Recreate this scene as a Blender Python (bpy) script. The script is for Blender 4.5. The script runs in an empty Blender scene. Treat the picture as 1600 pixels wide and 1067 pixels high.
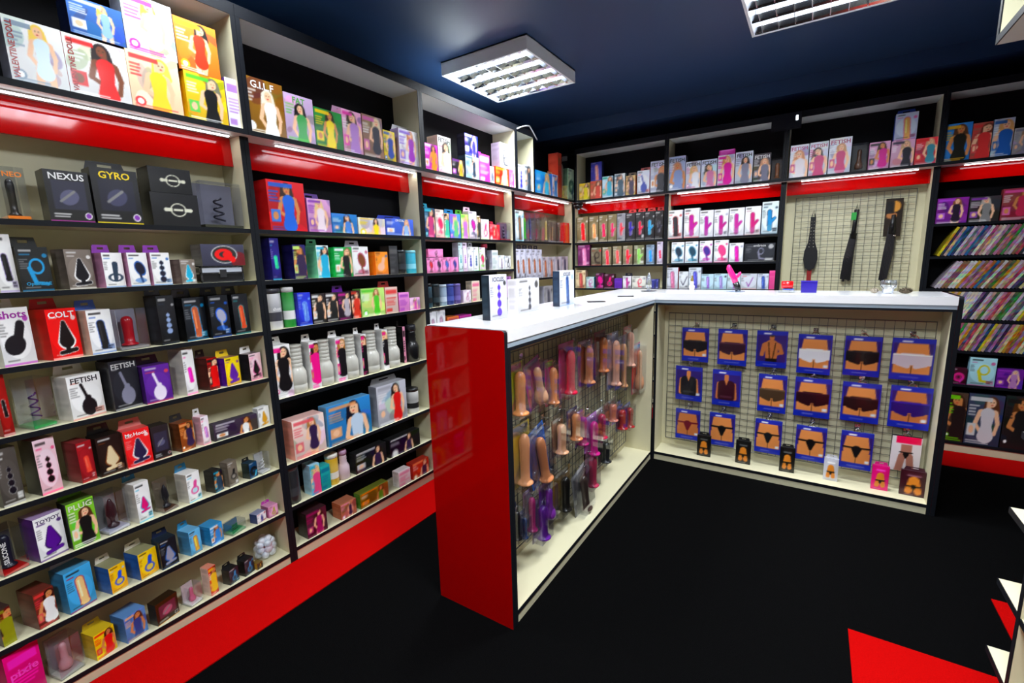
import bpy, math, random
import numpy as np
from mathutils import Matrix, Vector

random.seed(7)
SC = bpy.context.scene
COL = SC.collection
PI = math.pi

# ------------------------------------------------------------------ camera
YAW, PITCH, ROLL, FPX = 0.58, -0.1714, -0.0289, 719.09
_f = Vector((-math.sin(YAW)*math.cos(PITCH), math.cos(YAW)*math.cos(PITCH), math.sin(PITCH)))
_r = Vector((math.cos(YAW), math.sin(YAW), 0.0))
_u = _r.cross(_f)
R_ = math.cos(ROLL)*_r + math.sin(ROLL)*_u
U_ = -math.sin(ROLL)*_r + math.cos(ROLL)*_u
cam_data = bpy.data.cameras.new('camera')
cam = bpy.data.objects.new('camera', cam_data)
COL.objects.link(cam)
cam.matrix_world = Matrix(((R_.x, U_.x, -_f.x, 1.8597), (R_.y, U_.y, -_f.y, 0.0), (R_.z, U_.z, -_f.z, 1.2954), (0, 0, 0, 1)))
cam_data.sensor_fit = 'HORIZONTAL'
cam_data.sensor_width = 36.0
cam_data.lens = FPX/1600.0*36.0
cam_data.clip_start = 0.02
SC.camera = cam

# ------------------------------------------------------------------ world, exposure
world = bpy.data.worlds.new('world')
SC.world = world
world.use_nodes = True
world.node_tree.nodes['Background'].inputs[0].default_value = (0.55, 0.72, 1.0, 1)
world.node_tree.nodes['Background'].inputs[1].default_value = 0.02
SC.view_settings.view_transform = 'Standard'
SC.view_settings.look = 'None'
SC.view_settings.gamma = 1.0
SC.view_settings.use_curve_mapping = False
SC.view_settings.exposure = 0.32
LAMP_W = 31.0      # each louvre luminaire
LED_W = 0.28        # each strip

# ------------------------------------------------------------------ materials
def srgb(c):
    c = np.asarray(c, dtype=float)
    return np.where(c <= 0.04045, c/12.92, ((c+0.055)/1.055)**2.4)
def hx(s):
    if len(s) == 3: s = ''.join(ch*2 for ch in s)
    return np.array([int(s[i:i+2], 16)/255 for i in (0, 2, 4)])
def new_mat(name):
    m = bpy.data.materials.new(name); m.use_nodes = True
    return m, m.node_tree.nodes, m.node_tree.links, m.node_tree.nodes['Principled BSDF']
def surf(name, rgb, rough=0.5, var=0.06, scale=40, metal=0.0, bump=0.0, bscale=300, coat=0.0, spec=0.5):
    """plain surface: base colour with a little procedural mottling and fine relief"""
    m, n, l, b = new_mat(name)
    tc = n.new('ShaderNodeTexCoord')
    no = n.new('ShaderNodeTexNoise'); no.inputs['Scale'].default_value = scale; no.inputs['Detail'].default_value = 3
    l.new(tc.outputs['Object'], no.inputs['Vector'])
    mx = n.new('ShaderNodeMix'); mx.data_type = 'RGBA'
    c = np.array(rgb)
    mx.inputs[6].default_value = (*np.clip(c*(1-var), 0, 1), 1); mx.inputs[7].default_value = (*np.clip(c*(1+var), 0, 1), 1)
    l.new(no.outputs['Fac'], mx.inputs[0]); l.new(mx.outputs[2], b.inputs['Base Color'])
    b.inputs['Roughness'].default_value = rough; b.inputs['Metallic'].default_value = metal
    b.inputs['Coat Weight'].default_value = coat; b.inputs['Specular IOR Level'].default_value = spec
    if bump:
        n2 = n.new('ShaderNodeTexNoise'); n2.inputs['Scale'].default_value = bscale; n2.inputs['Detail'].default_value = 4
        l.new(tc.outputs['Object'], n2.inputs['Vector'])
        bp = n.new('ShaderNodeBump'); bp.inputs['Strength'].default_value = bump; bp.inputs['Distance'].default_value = 0.004
        l.new(n2.outputs['Fac'], bp.inputs['Height']); l.new(bp.outputs['Normal'], b.inputs['Normal'])
    return m
def emit(name, rgb, s):
    m = bpy.data.materials.new(name); m.use_nodes = True
    n, l = m.node_tree.nodes, m.node_tree.links; n.clear()
    e = n.new('ShaderNodeEmission'); e.inputs[0].default_value = (*rgb, 1); e.inputs[1].default_value = s
    o = n.new('ShaderNodeOutputMaterial'); l.new(e.outputs[0], o.inputs[0])
    return m
def attr_mat(name, rough, coat):
    m, n, l, b = new_mat(name)
    a = n.new('ShaderNodeAttribute'); a.attribute_name = 'Col'
    l.new(a.outputs['Color'], b.inputs['Base Color'])
    b.inputs['Roughness'].default_value = rough; b.inputs['Coat Weight'].default_value = coat
    b.inputs['Coat Roughness'].default_value = 0.12
    return m
def clear_mat(name, tint, base, edge, rough=0.06):
    m = bpy.data.materials.new(name); m.use_nodes = True
    n, l = m.node_tree.nodes, m.node_tree.links; n.clear()
    t = n.new('ShaderNodeBsdfTransparent'); t.inputs[0].default_value = (*tint, 1)
    g = n.new('ShaderNodeBsdfGlossy'); g.inputs['Roughness'].default_value = rough; g.inputs[0].default_value = (0.9, 0.93, 1, 1)
    lw = n.new('ShaderNodeLayerWeight'); lw.inputs[0].default_value = 0.35
    mr = n.new('ShaderNodeMapRange'); mr.inputs[3].default_value = base; mr.inputs[4].default_value = edge
    l.new(lw.outputs['Facing'], mr.inputs[0])
    x = n.new('ShaderNodeMixShader'); l.new(mr.outputs[0], x.inputs[0]); l.new(t.outputs[0], x.inputs[1]); l.new(g.outputs[0], x.inputs[2])
    o = n.new('ShaderNodeOutputMaterial'); l.new(x.outputs[0], o.inputs[0])
    return m
M = dict(
    cream=surf('cream_laminate', (0.66, 0.62, 0.42), 0.42, 0.04, 6),
    black=surf('black_laminate', (0.006, 0.0075, 0.011), 0.5, 0.15, 20, spec=0.18),
    backblack=surf('black_back_board', (0.004, 0.004, 0.006), 0.6, 0.15, 20, spec=0.15),
    red=surf('red_gloss_panel', (0.42, 0.0008, 0.0008), 0.05, 0.03, 4, spec=0.35),
    carpet=surf('black_carpet', (0.0022, 0.0022, 0.0024), 0.95, 0.5, 220, bump=0.9, bscale=520, spec=0.03),
    carpet_red=surf('red_carpet', (0.50, 0.0015, 0.0015), 0.95, 0.18, 220, bump=0.8, bscale=520, spec=0.03),
    ceiling=surf('navy_ceiling', (0.017, 0.045, 0.120), 0.42, 0.12, 3),
    wall=surf('black_wall_paint', (0.006, 0.007, 0.012), 0.6, 0.15, 8, spec=0.15),
    white=surf('white_gloss_worktop', (0.90, 0.91, 0.93), 0.12, 0.01, 5, coat=0.3),
    greyband=surf('grey_edge_trim', (0.34, 0.42, 0.50), 0.3, 0.03, 30),
    enamel=surf('white_enamel', (0.78, 0.80, 0.84), 0.35, 0.03, 12),
    mirror=surf('polished_aluminium', (0.80, 0.84, 0.90), 0.14, 0.04, 40, metal=1.0),
    chrome=surf('chrome_wire', (0.75, 0.76, 0.78), 0.18, 0.05, 60, metal=1.0),
    wire=surf('grey_grid_wire', (0.16, 0.17, 0.17), 0.35, 0.1, 60, metal=0.7),
    card=attr_mat('printed_card', 0.38, 0.25),
    rubber=attr_mat('moulded_silicone', 0.28, 0.15),
    pale=surf('pale_bounce_laminate', (0.70, 0.74, 0.74), 0.4, 0.03, 6),  # light grey; also carries cool bounced light painted in for the top panels
    clear=clear_mat('clear_plastic', (0.95, 0.96, 0.98), 0.07, 0.6),
    frost=surf('frosted_plastic', (0.74, 0.72, 0.64), 0.32, 0.04, 20, coat=0.3),
    leather=surf('black_leather', (0.008, 0.008, 0.010), 0.3, 0.2, 90, bump=0.2),
    fur=surf('brown_fur', (0.10, 0.075, 0.045), 0.9, 0.6, 160, bump=0.9, bscale=260),
    glass=clear_mat('clear_glass', (0.90, 0.94, 1.0), 0.15, 0.8, 0.03),
    tube=emit('fluorescent_tube', (0.86, 0.93, 1.0), 14.0),
    led=emit('led_strip_light', (0.93, 0.96, 1.0), 7.0),
    pilot=emit('pilot_light', (0.8, 0.9, 1.0), 6.0),
)
M['frost'].node_tree.nodes['Principled BSDF'].inputs['Transmission Weight'].default_value = 0.25

# ------------------------------------------------------------------ mesh helpers
class MB:
    def __init__(s): s.v = []; s.f = []; s.c = []
    def box(s, x0, x1, y0, y1, z0, z1, col=None):
        k = len(s.v)
        s.v += [(x0, y0, z0), (x1, y0, z0), (x1, y1, z0), (x0, y1, z0), (x0, y0, z1), (x1, y0, z1), (x1, y1, z1), (x0, y1, z1)]
        s.f += [(k, k+3, k+2, k+1), (k+4, k+5, k+6, k+7), (k, k+1, k+5, k+4), (k+1, k+2, k+6, k+5), (k+2, k+3, k+7, k+6), (k+3, k, k+4, k+7)]
        s.c += [col]*8
        return s
    def grid(s, o, du, dv, nu, nv, cols):
        """grid of quads from corner o along du, dv; cols [nv+1][nu+1] rgb"""
        k = len(s.v); o = np.array(o, float); du = np.array(du, float); dv = np.array(dv, float)
        for j in range(nv+1):
            for i in range(nu+1):
                s.v.append(tuple(o+du*(i/nu)+dv*(j/nv))); s.c.append(tuple(cols[j][i]))
        w = nu+1
        for j in range(nv):
            for i in range(nu):
                a = k+j*w+i; s.f.append((a, a+1, a+1+w, a+w))
        return s
    def quad(s, p, col=None):
        k = len(s.v); s.v += [tuple(q) for q in p]; s.f.append(tuple(range(k, k+len(p)))); s.c += [col]*len(p); return s
    def lathe(s, prof, n=18, cx=0, cy=0, z0=0, col=None, cap=True):
        k = len(s.v)
        for r, z in prof:
            for i in range(n):
                t = 2*PI*i/n; s.v.append((cx+r*math.cos(t), cy+r*math.sin(t), z0+z)); s.c.append(col(z) if callable(col) else col)
        for j in range(len(prof)-1):
            for i in range(n):
                a = k+j*n+i; b = k+j*n+(i+1) % n; s.f.append((a, b, b+n, a+n))
        if cap:
            s.f.append(tuple(k+i for i in reversed(range(n)))); t = k+(len(prof)-1)*n; s.f.append(tuple(t+i for i in range(n)))
        return s
    def tube(s, pts, r, n=8, col=None, cap=True):
        k = len(s.v); P = [Vector(p) for p in pts]; up = Vector((0.123, 0.31, 0.94)).normalized()
        for j, p in enumerate(P):
            d = (P[min(j+1, len(P)-1)]-P[max(j-1, 0)]).normalized()
            a = d.cross(up)
            if a.length < 1e-4: a = d.cross(Vector((1, 0, 0)))
            a.normalize(); b = d.cross(a)
            rr = r[j] if isinstance(r, (list, tuple)) else r
            for i in range(n):
                t = 2*PI*i/n; q = p+a*(rr*math.cos(t))+b*(rr*math.sin(t)); s.v.append(tuple(q)); s.c.append(col)
        for j in range(len(P)-1):
            for i in range(n):
                x = k+j*n+i; y = k+j*n+(i+1) % n; s.f.append((x, x+n, y+n, y))
        if cap:
            s.f.append(tuple(k+i for i in range(n))); t = k+(len(P)-1)*n; s.f.append(tuple(t+i for i in reversed(range(n))))
        return s
    def mesh(s, name, mat, smooth=False):
        me = bpy.data.meshes.new(name); me.from_pydata(s.v, [], s.f)
        if any(c is not None for c in s.c):
            at = me.color_attributes.new('Col', 'FLOAT_COLOR', 'POINT')
            arr = np.ones((len(s.v), 4), np.float32)
            arr[:, :3] = srgb(np.array([c if c is not None else (0.5, 0.5, 0.5) for c in s.c]))
            at.data.foreach_set('color', arr.ravel())
        me.materials.append(mat)
        if smooth:
            me.polygons.foreach_set('use_smooth', [True]*len(me.polygons))
        me.update()
        return me
    def build(s, name, mat, parent=None, smooth=False, loc=None, rz=0):
        o = bpy.data.objects.new(name, s.mesh(name, mat, smooth)); COL.objects.link(o)
        if parent is not None: o.parent = parent
        if loc is not None: o.location = loc
        if rz: o.rotation_euler = (0, 0, rz)
        return o
def empty(name, loc, rz=0):
    o = bpy.data.objects.new(name, None); COL.objects.link(o)
    o.empty_display_size = 0.05; o.location = loc; o.rotation_euler = (0, 0, rz)
    return o
def tag(o, label=None, cat=None, group=None, kind=None):
    if label: o['label'] = label
    if cat: o['category'] = cat
    if group: o['group'] = group
    if kind: o['kind'] = kind
    return o
def link(name, me, parent=None, loc=None):
    o = bpy.data.objects.new(name, me); COL.objects.link(o)
    if parent is not None: o.parent = parent
    if loc is not None: o.location = loc
    return o
# local frame of every shelf and carton: X to the right as a customer sees it, Y into the shelf, Z up
RZ = {'L': PI/2, 'B': 0.0, 'R': -PI/2}
def place(run, a, pl, z, dep=0.0):
    """world point: a along the run, pl the front plane, dep metres behind it"""
    if run == 'L': return (pl-dep, a, z)
    if run == 'R': return (pl+dep, a, z)
    return (a, pl+dep, z)

# ------------------------------------------------------------------ printed artwork (flat print, painted as vertex colours of a fine grid)
class Art:
    SS = 3
    def __init__(s, nx, ny, bg, seed=0):
        s.nx, s.ny = nx+1, ny+1
        w, h = s.nx*s.SS, s.ny*s.SS
        s.h = ny/nx
        s.U, s.V = np.meshgrid((np.arange(w)+.5)/w, (np.arange(h)+.5)/h*s.h)
        s.C = np.empty((h, w, 3)); s.C[:] = bg; s.rng = random.Random(seed)
    def put(s, m, col, a=1.0):
        s.C[m] = s.C[m]*(1-a)+np.asarray(col)*a
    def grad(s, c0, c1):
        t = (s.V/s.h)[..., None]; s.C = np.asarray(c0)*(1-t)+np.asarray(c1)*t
    def rect(s, x0, x1, y0, y1, col, a=1.0): s.put((s.U >= x0) & (s.U <= x1) & (s.V >= y0) & (s.V <= y1), col, a)
    def ell(s, x, y, rx, ry, col, rot=0, a=1.0, ring=0):
        c, n = math.cos(rot), math.sin(rot); du, dv = s.U-x, s.V-y
        q = ((du*c+dv*n)/rx)**2+((-du*n+dv*c)/ry)**2
        m = q <= 1
        if ring: m &= q >= (1-ring)**2
        s.put(m, col, a)
    def cap(s, x0, y0, x1, y1, r, col, r1=None, a=1.0):
        dx, dy = x1-x0, y1-y0; L = dx*dx+dy*dy+1e-9
        t = np.clip(((s.U-x0)*dx+(s.V-y0)*dy)/L, 0, 1)
        rr = r if r1 is None else r+(r1-r)*t
        s.put((s.U-x0-t*dx)**2+(s.V-y0-t*dy)**2 <= rr*rr, col, a)
    def lines(s, x0, x1, y0, y1, n, col, a=0.8):
        for i in range(n):
            y = y1-(i+.5)*(y1-y0)/n; t = (y1-y0)/n*.28
            s.rect(x0, x0+(x1-x0)*s.rng.uniform(.55, 1), y-t, y+t, col, a)
    def out(s):
        h, w, _ = s.C.shape; k = s.SS
        c = s.C.reshape(h//k, k, w//k, k, 3).mean((1, 3))
        g = c.mean(2, keepdims=True); c = g+(c-g)*1.22      # printers' inks: a little richer
        return np.clip(.5+(c-.5)*1.08, 0, 1)
SKIN = [hx('eec4a4'), hx('c98d5e'), hx('7a4a30')]
def dress_of(p):
    """costume colour of a cover model, kept clear of skin tones"""
    d = hx(p[3])
    if min(np.abs(d-s).max() for s in SKIN) < .2:
        d = hx(p[5]) if min(np.abs(hx(p[5])-s).max() for s in SKIN) > .2 else hx('3a2a4a')
    return d
def figure(A, hair, dress, skin, cx, y0, hgt, bust=False):
    """a simple clothed figure in a costume or dress"""
    k = hgt; r = A.rng; lean = r.uniform(-.05, .05)*k
    hy = y0+k*.88; hxx = cx+lean
    sk = SKIN[skin]
    A.ell(hxx, hy-.01*k, .085*k, .095*k, hair)
    A.cap(hxx-.055*k, hy, hxx-.075*k, hy-.17*k, .045*k, hair); A.cap(hxx+.05*k, hy, hxx+.08*k, hy-.15*k, .04*k, hair)
    sy = y0+k*.72
    s1 = r.choice([-1, 1])
    A.cap(cx, hy, cx, sy, .032*k, sk)
    A.cap(cx-.11*k, sy, cx-.16*k, sy-.19*k, .032*k, sk); A.cap(cx-.16*k, sy-.19*k, cx-.07*k*s1, sy-.33*k, .026*k, sk)
    A.cap(cx+.11*k, sy, cx+.15*k, sy-.17*k, .032*k, sk); A.cap(cx+.15*k, sy-.17*k, cx+.12*k, sy-.34*k, .026*k, sk)
    A.cap(cx-.09*k, sy, cx+.09*k, sy, .042*k, sk)
    if not bust:
        A.cap(cx-.06*k, y0+k*.36, cx-.08*k-.03*k*s1, y0, .058*k, sk, .03*k); A.cap(cx+.06*k, y0+k*.36, cx+.05*k+.04*k*s1, y0, .058*k, sk, .03*k)
    A.cap(cx, sy-.03*k, cx, y0+k*.50, .098*k, dress, .075*k)
    A.cap(cx, y0+k*.50, cx, y0+k*.34, .075*k, dress, .115*k)
    A.ell(hxx, hy-.015*k, .052*k, .068*k, sk)
    A.rect(hxx-.03*k, hxx-.012*k, hy-.01*k, hy, hx('332')); A.rect(hxx+.012*k, hxx+.03*k, hy-.01*k, hy, hx('332'))
    A.ell(hxx, hy-.05*k, .016*k, .008*k, hx('b33'))
def shape(A, kind, col, ac, cx, cy, S):
    """picture of the packed article: smooth abstract forms"""
    def halo(f):
        f(1.22, ac); f(1.0, col)
    if kind == 'wand':
        halo(lambda g, c: (A.cap(cx+.03*S, cy-.38*S, cx-.02*S, cy+.36*S, .10*S*g, c), A.cap(cx-.02*S, cy-.42*S, cx+.08*S, cy-.42*S, .07*S*g, c)))
        A.cap(cx-.02*S, cy-.2*S, cx-.05*S, cy+.34*S, .022*S, np.minimum(col*1.35+.06, 1))
    elif kind == 'rabbit':
        halo(lambda g, c: (A.cap(cx-.02*S, cy-.42*S, cx-.04*S, cy+.38*S, .085*S*g, c), A.cap(cx, cy-.15*S, cx+.17*S, cy+.08*S, .055*S*g, c)))
        A.cap(cx-.03*S, cy-.44*S, cx-.03*S, cy-.3*S, .09*S, np.asarray(col)*.6+.25)
    elif kind == 'plug':
        halo(lambda g, c: (A.cap(cx, cy-.1*S, cx-.02*S, cy+.34*S, .17*S*g, c, .05*S*g), A.cap(cx, cy-.36*S, cx, cy-.1*S, .055*S*g, c), A.cap(cx-.16*S, cy-.38*S, cx+.18*S, cy-.33*S, .05*S*g, c)))
    elif kind == 'bulb':
        halo(lambda g, c: (A.ell(cx+.02*S, cy+.12*S, .15*S*g, .24*S*g, c, .3), A.cap(cx, cy-.1*S, cx+.06*S, cy-.4*S, .035*S*g, c)))
        A.ell(cx, cy-.34*S, .2*S, .09*S, ac, 0, .6)
    elif kind == 'beads':
        A.cap(cx, cy-.4*S, cx, cy+.4*S, .02*S, col)
        for t, q in ((-.33, .11), (-.1, .10), (.12, .085), (.32, .07)): A.ell(cx, cy+t*S, q*S*1.15, q*S*1.15, ac, 0, .5); A.ell(cx, cy+t*S, q*S, q*S, col)
    elif kind == 'curl':
        A.ell(cx+.02*S, cy+.15*S, .17*S, .22*S, col, 0, 1, .28); A.cap(cx-.14*S, cy+.1*S, cx-.05*S, cy-.3*S, .05*S, col); A.cap(cx-.05*S, cy-.3*S, cx+.2*S, cy-.34*S, .045*S, col)
    elif kind == 'anchor':
        A.cap(cx, cy-.28*S, cx+.03*S, cy+.3*S, .07*S, col, .1*S); A.ell(cx, cy-.2*S, .26*S, .16*S, col, 0, 1, .35)
    elif kind == 'ring':
        A.ell(cx, cy-.1*S, .2*S, .2*S, col, 0, 1, .33); A.cap(cx+.02*S, cy+.1*S, cx+.06*S, cy+.34*S, .08*S, col); A.ell(cx, cy-.1*S, .12*S, .12*S, ac, 0, .25)
    elif kind == 'coil':
        for q in (.3, .22, .13): A.ell(cx+.03*S*q, cy, q*S, q*S*1.1, col, 0, 1, .3)
        A.cap(cx+.1*S, cy-.35*S, cx+.2*S, cy-.05*S, .05*S, ac)
    elif kind == 'bottle':
        A.ell(cx, cy-.22*S, .17*S, .24*S, col); A.cap(cx, cy-.05*S, cx-.12*S, cy+.4*S, .035*S, col); A.cap(cx, cy-.05*S, cx, cy+.03*S, .07*S, col)
    elif kind == 'check':
        A.cap(cx-.2*S, cy+.02*S, cx-.05*S, cy-.3*S, .03*S, col); A.cap(cx-.05*S, cy-.3*S, cx+.22*S, cy+.35*S, .03*S, col)
    else:
        A.ell(cx-.08*S, cy-.1*S, .24*S, .2*S, col, .4); A.cap(cx, cy, cx+.1*S, cy+.3*S, .1*S, col)
def art_front(spec, nx, ny, seed, title=False):
    p = spec.split(); k = p[0]
    bg = hx(p[1]) if len(p) > 1 else hx('999')
    A = Art(nx, ny, bg, seed); h = A.h
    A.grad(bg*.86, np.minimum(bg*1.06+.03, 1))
    r = A.rng
    if k == 'W':
        hair, dress, skin, ac = hx(p[2]), dress_of(p), int(p[4]), hx(p[5])
        for _ in range(7):
            A.ell(r.random(), r.random()*h, r.uniform(.10, .32), r.uniform(.06, .22), np.clip(bg*r.uniform(.55, 1.25)+np.array([r.uniform(-.12, .12) for _ in range(3)]), 0, 1), r.random()*3, .55)
        if h > .75:
            H = h*r.uniform(1.12, 1.4); figure(A, hair, dress, skin, r.uniform(.54, .68), h*(.84 if title else .97)-H*.97, H, H > 1.5)
        else:
            figure(A, hair, dress, skin, r.uniform(.60, .74), -h*.95, h*2.0, True)
        if not title: A.rect(.06, .06+r.uniform(.4, .62), h*.86, h*.94, ac, .9)
        tc_ = ac if r.random() < .5 else hx('f4f4f4')
        A.lines(.05, .36, h*.56, h*.8, 4, tc_, .75)
        if r.random() < .6: A.rect(.06, .30, h*.18, h*.42, np.clip(ac*.8+.15, 0, 1)); A.ell(.18, h*.30, .07, h*.08, SKIN[skin])
        elif r.random() < .6: A.ell(.17, h*.14, .1, .1, ac); A.ell(.17, h*.14, .06, .06, hx('fff'))
        A.lines(.06, .9, h*.02, h*.10, 2, tc_, .75)
    elif k == 'I':
        kind, col, ac = p[2], hx(p[3]), hx(p[4])
        S = min(h*.84, 1.42)
        A.ell(.5, h*.46, .44, .34*h, np.clip(bg*1.1+.06, 0, 1), 0, .5)
        shape(A, kind, col, ac, .54, h*.44, S)
        lum = bg.mean(); tx = hx('222') if lum > .5 else hx('ddd')
        if r.random() < .7: A.lines(.06, .06+r.uniform(.16, .28), h*.50, h*.74, 5, tx, .4)
        if r.random() < .55: A.ell(.86, h*.80, .08, .08, ac if np.abs(ac-bg).max() > .2 else tx, 0, .8)
        if r.random() < .5: A.rect(.68, .94, h*.08, h*.2, np.clip(ac*.7+.2, 0, 1), .7); A.lines(.7, .92, h*.09, h*.19, 2, tx, .7)
        if not title: A.lines(.1, .62, h*.87, h*.95, 1, tx, .75)
        A.lines(.1, .45, h*.8, h*.85, 1, ac, .7)
        A.rect(0, 1, 0, h*.045, ac, .55); A.lines(.12, .7, h*.07, h*.12, 1, tx, .45)
    elif k == 'T':
        ac = hx(p[2])
        A.rect(.1, .9, h*.72, h*.88, ac, .75); A.lines(.12, .88, h*.3, h*.62, 5, ac, .6); A.rect(.1, .5, h*.08, h*.2, ac, .7)
    elif k == 'F':
        inner, ac, dot = hx(p[2]), hx(p[3]), hx(p[4])
        A.rect(.14, .88, h*.24, h*.8, inner); A.ell(.5, h*.48, .22, .18, np.minimum(inner*1.5+.08, 1), .5)
        A.cap(.3, h*.4, .62, h*.6, .03, hx('888'))
        A.lines(.1, .62, h*.08, h*.18, 2, hx('ddd'), .8); A.ell(.86, h*.13, .085, .085, hx('eee')); A.ell(.86, h*.13, .062, .062, dot)
        A.rect(0, 1, 0, .03, ac)
    elif k == 'L':
        ac = hx(p[2])
        A.ell(.55, h*.5, .17, .15, ac, 0, 1, .16); A.cap(.32, h*.5, .78, h*.5, .035, ac); A.ell(.3, h*.5, .05, .045, ac); A.ell(.8, h*.5, .05, .045, ac); A.rect(.43, .67, h*.45, h*.55, bg); A.rect(.45, .65, h*.47, h*.53, ac)
    elif k == 'O':
        red, rim = hx(p[2]), hx(p[3])
        A.ell(.85, h*.25, .2, .2, red*.6, 0, .6)
        A.ell(.52, h*.52, .3, h*.4, rim); A.ell(.52, h*.52, .275, h*.36, hx('333')); A.ell(.5, h*.52, .2, h*.26, red, 0, 1, .5); A.cap(.55, h*.5, .7, h*.3, .07, red)
    return A.out()
def art_side(col, nx, ny, seed):
    A = Art(nx, ny, col, seed); h = A.h
    tx = np.clip(col+.28, 0, 1) if col.mean() < .5 else col*.6
    A.lines(.14, .86, h*.12, h*.74, max(4, int(h*4)), tx, .45); A.rect(.12, .8, h*.82, h*.9, tx, .5)
    return A.out()

_glyph = {}
def text_mesh(txt):
    if txt not in _glyph:
        cu = bpy.data.curves.new('lettering', 'FONT'); cu.body = txt; cu.align_x = 'CENTER'; cu.align_y = 'CENTER'; cu.offset = 0.02; cu.resolution_u = 2
        o = bpy.data.objects.new('lettering', cu); COL.objects.link(o)
        bpy.context.view_layer.update()
        me = bpy.data.meshes.new_from_object(o.evaluated_get(bpy.context.evaluated_depsgraph_get()))
        co = np.array([v.co[:2] for v in me.vertices]); fs = [tuple(p.vertices) for p in me.polygons]
        bpy.data.objects.remove(o)
        lo, hi = co.min(0), co.max(0)
        _glyph[txt] = ((co-(lo+hi)/2), hi-lo, fs)
    return _glyph[txt]
def lettering(parent, txt, cx, cz, y, maxw, maxh, col, vert=False):
    co, sz, fs = text_mesh(txt)
    k = min(maxw/sz[0], maxh/sz[1]) if not vert else min(maxh/sz[0], maxw/sz[1])
    b = MB()
    for x, z in co*k:
        if vert: x, z = -z, x
        b.v.append((cx+x, y, cz+z)); b.c.append(tuple(col))
    b.f = fs
    return b.build('lettering', M['card'], parent)

# ------------------------------------------------------------------ colour words for labels
def cname(c):
    r, g, b = c; mx, mn = max(c), min(c); v = mx; s = 0 if mx == 0 else (mx-mn)/mx
    if v < .2: return 'black'
    if s < .16: return 'white' if v > .84 else ('light grey' if v > .62 else ('grey' if v > .35 else 'dark grey'))
    hh = (np.arctan2(math.sqrt(3)*(g-b), 2*r-g-b)*180/PI) % 360
    if hh < 14 or hh >= 345: n = 'red'
    elif hh < 42: n = 'orange' if (v > .7 and s > .55) else ('beige' if v > .65 and s < .45 else 'brown')
    elif hh < 68: n = 'yellow' if s > .45 else ('cream' if v > .7 else 'taupe')
    elif hh < 160: n = 'green'
    elif hh < 195: n = 'teal'
    elif hh < 250: n = 'blue'
    elif hh < 290: n = 'purple'
    else: n = 'pink' if v > .6 else 'plum'
    if n == 'red' and s < .45 and v > .6: n = 'pink'
    if n in ('red', 'blue', 'green', 'purple', 'brown', 'plum', 'teal') and v < .48: n = 'dark '+n
    elif n in ('blue', 'green', 'purple') and s < .4 and v > .65: n = 'pale '+n
    return n
ORD = ['first', 'second', 'third', 'fourth', 'fifth', 'sixth', 'seventh', 'eighth', 'ninth', 'tenth', 'eleventh', 'twelfth', 'thirteenth', 'fourteenth', 'fifteenth', 'sixteenth', 'seventeenth', 'eighteenth']
PICT = dict(wand='long rounded wand', rabbit='forked wand', plug='tapered plug', bulb='round bulb', beads='string of beads', curl='curled hook', anchor='anchor shape', ring='ring', coil='coil', bottle='squeeze bottle', check='forked shape', blob='rounded shape')

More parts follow.
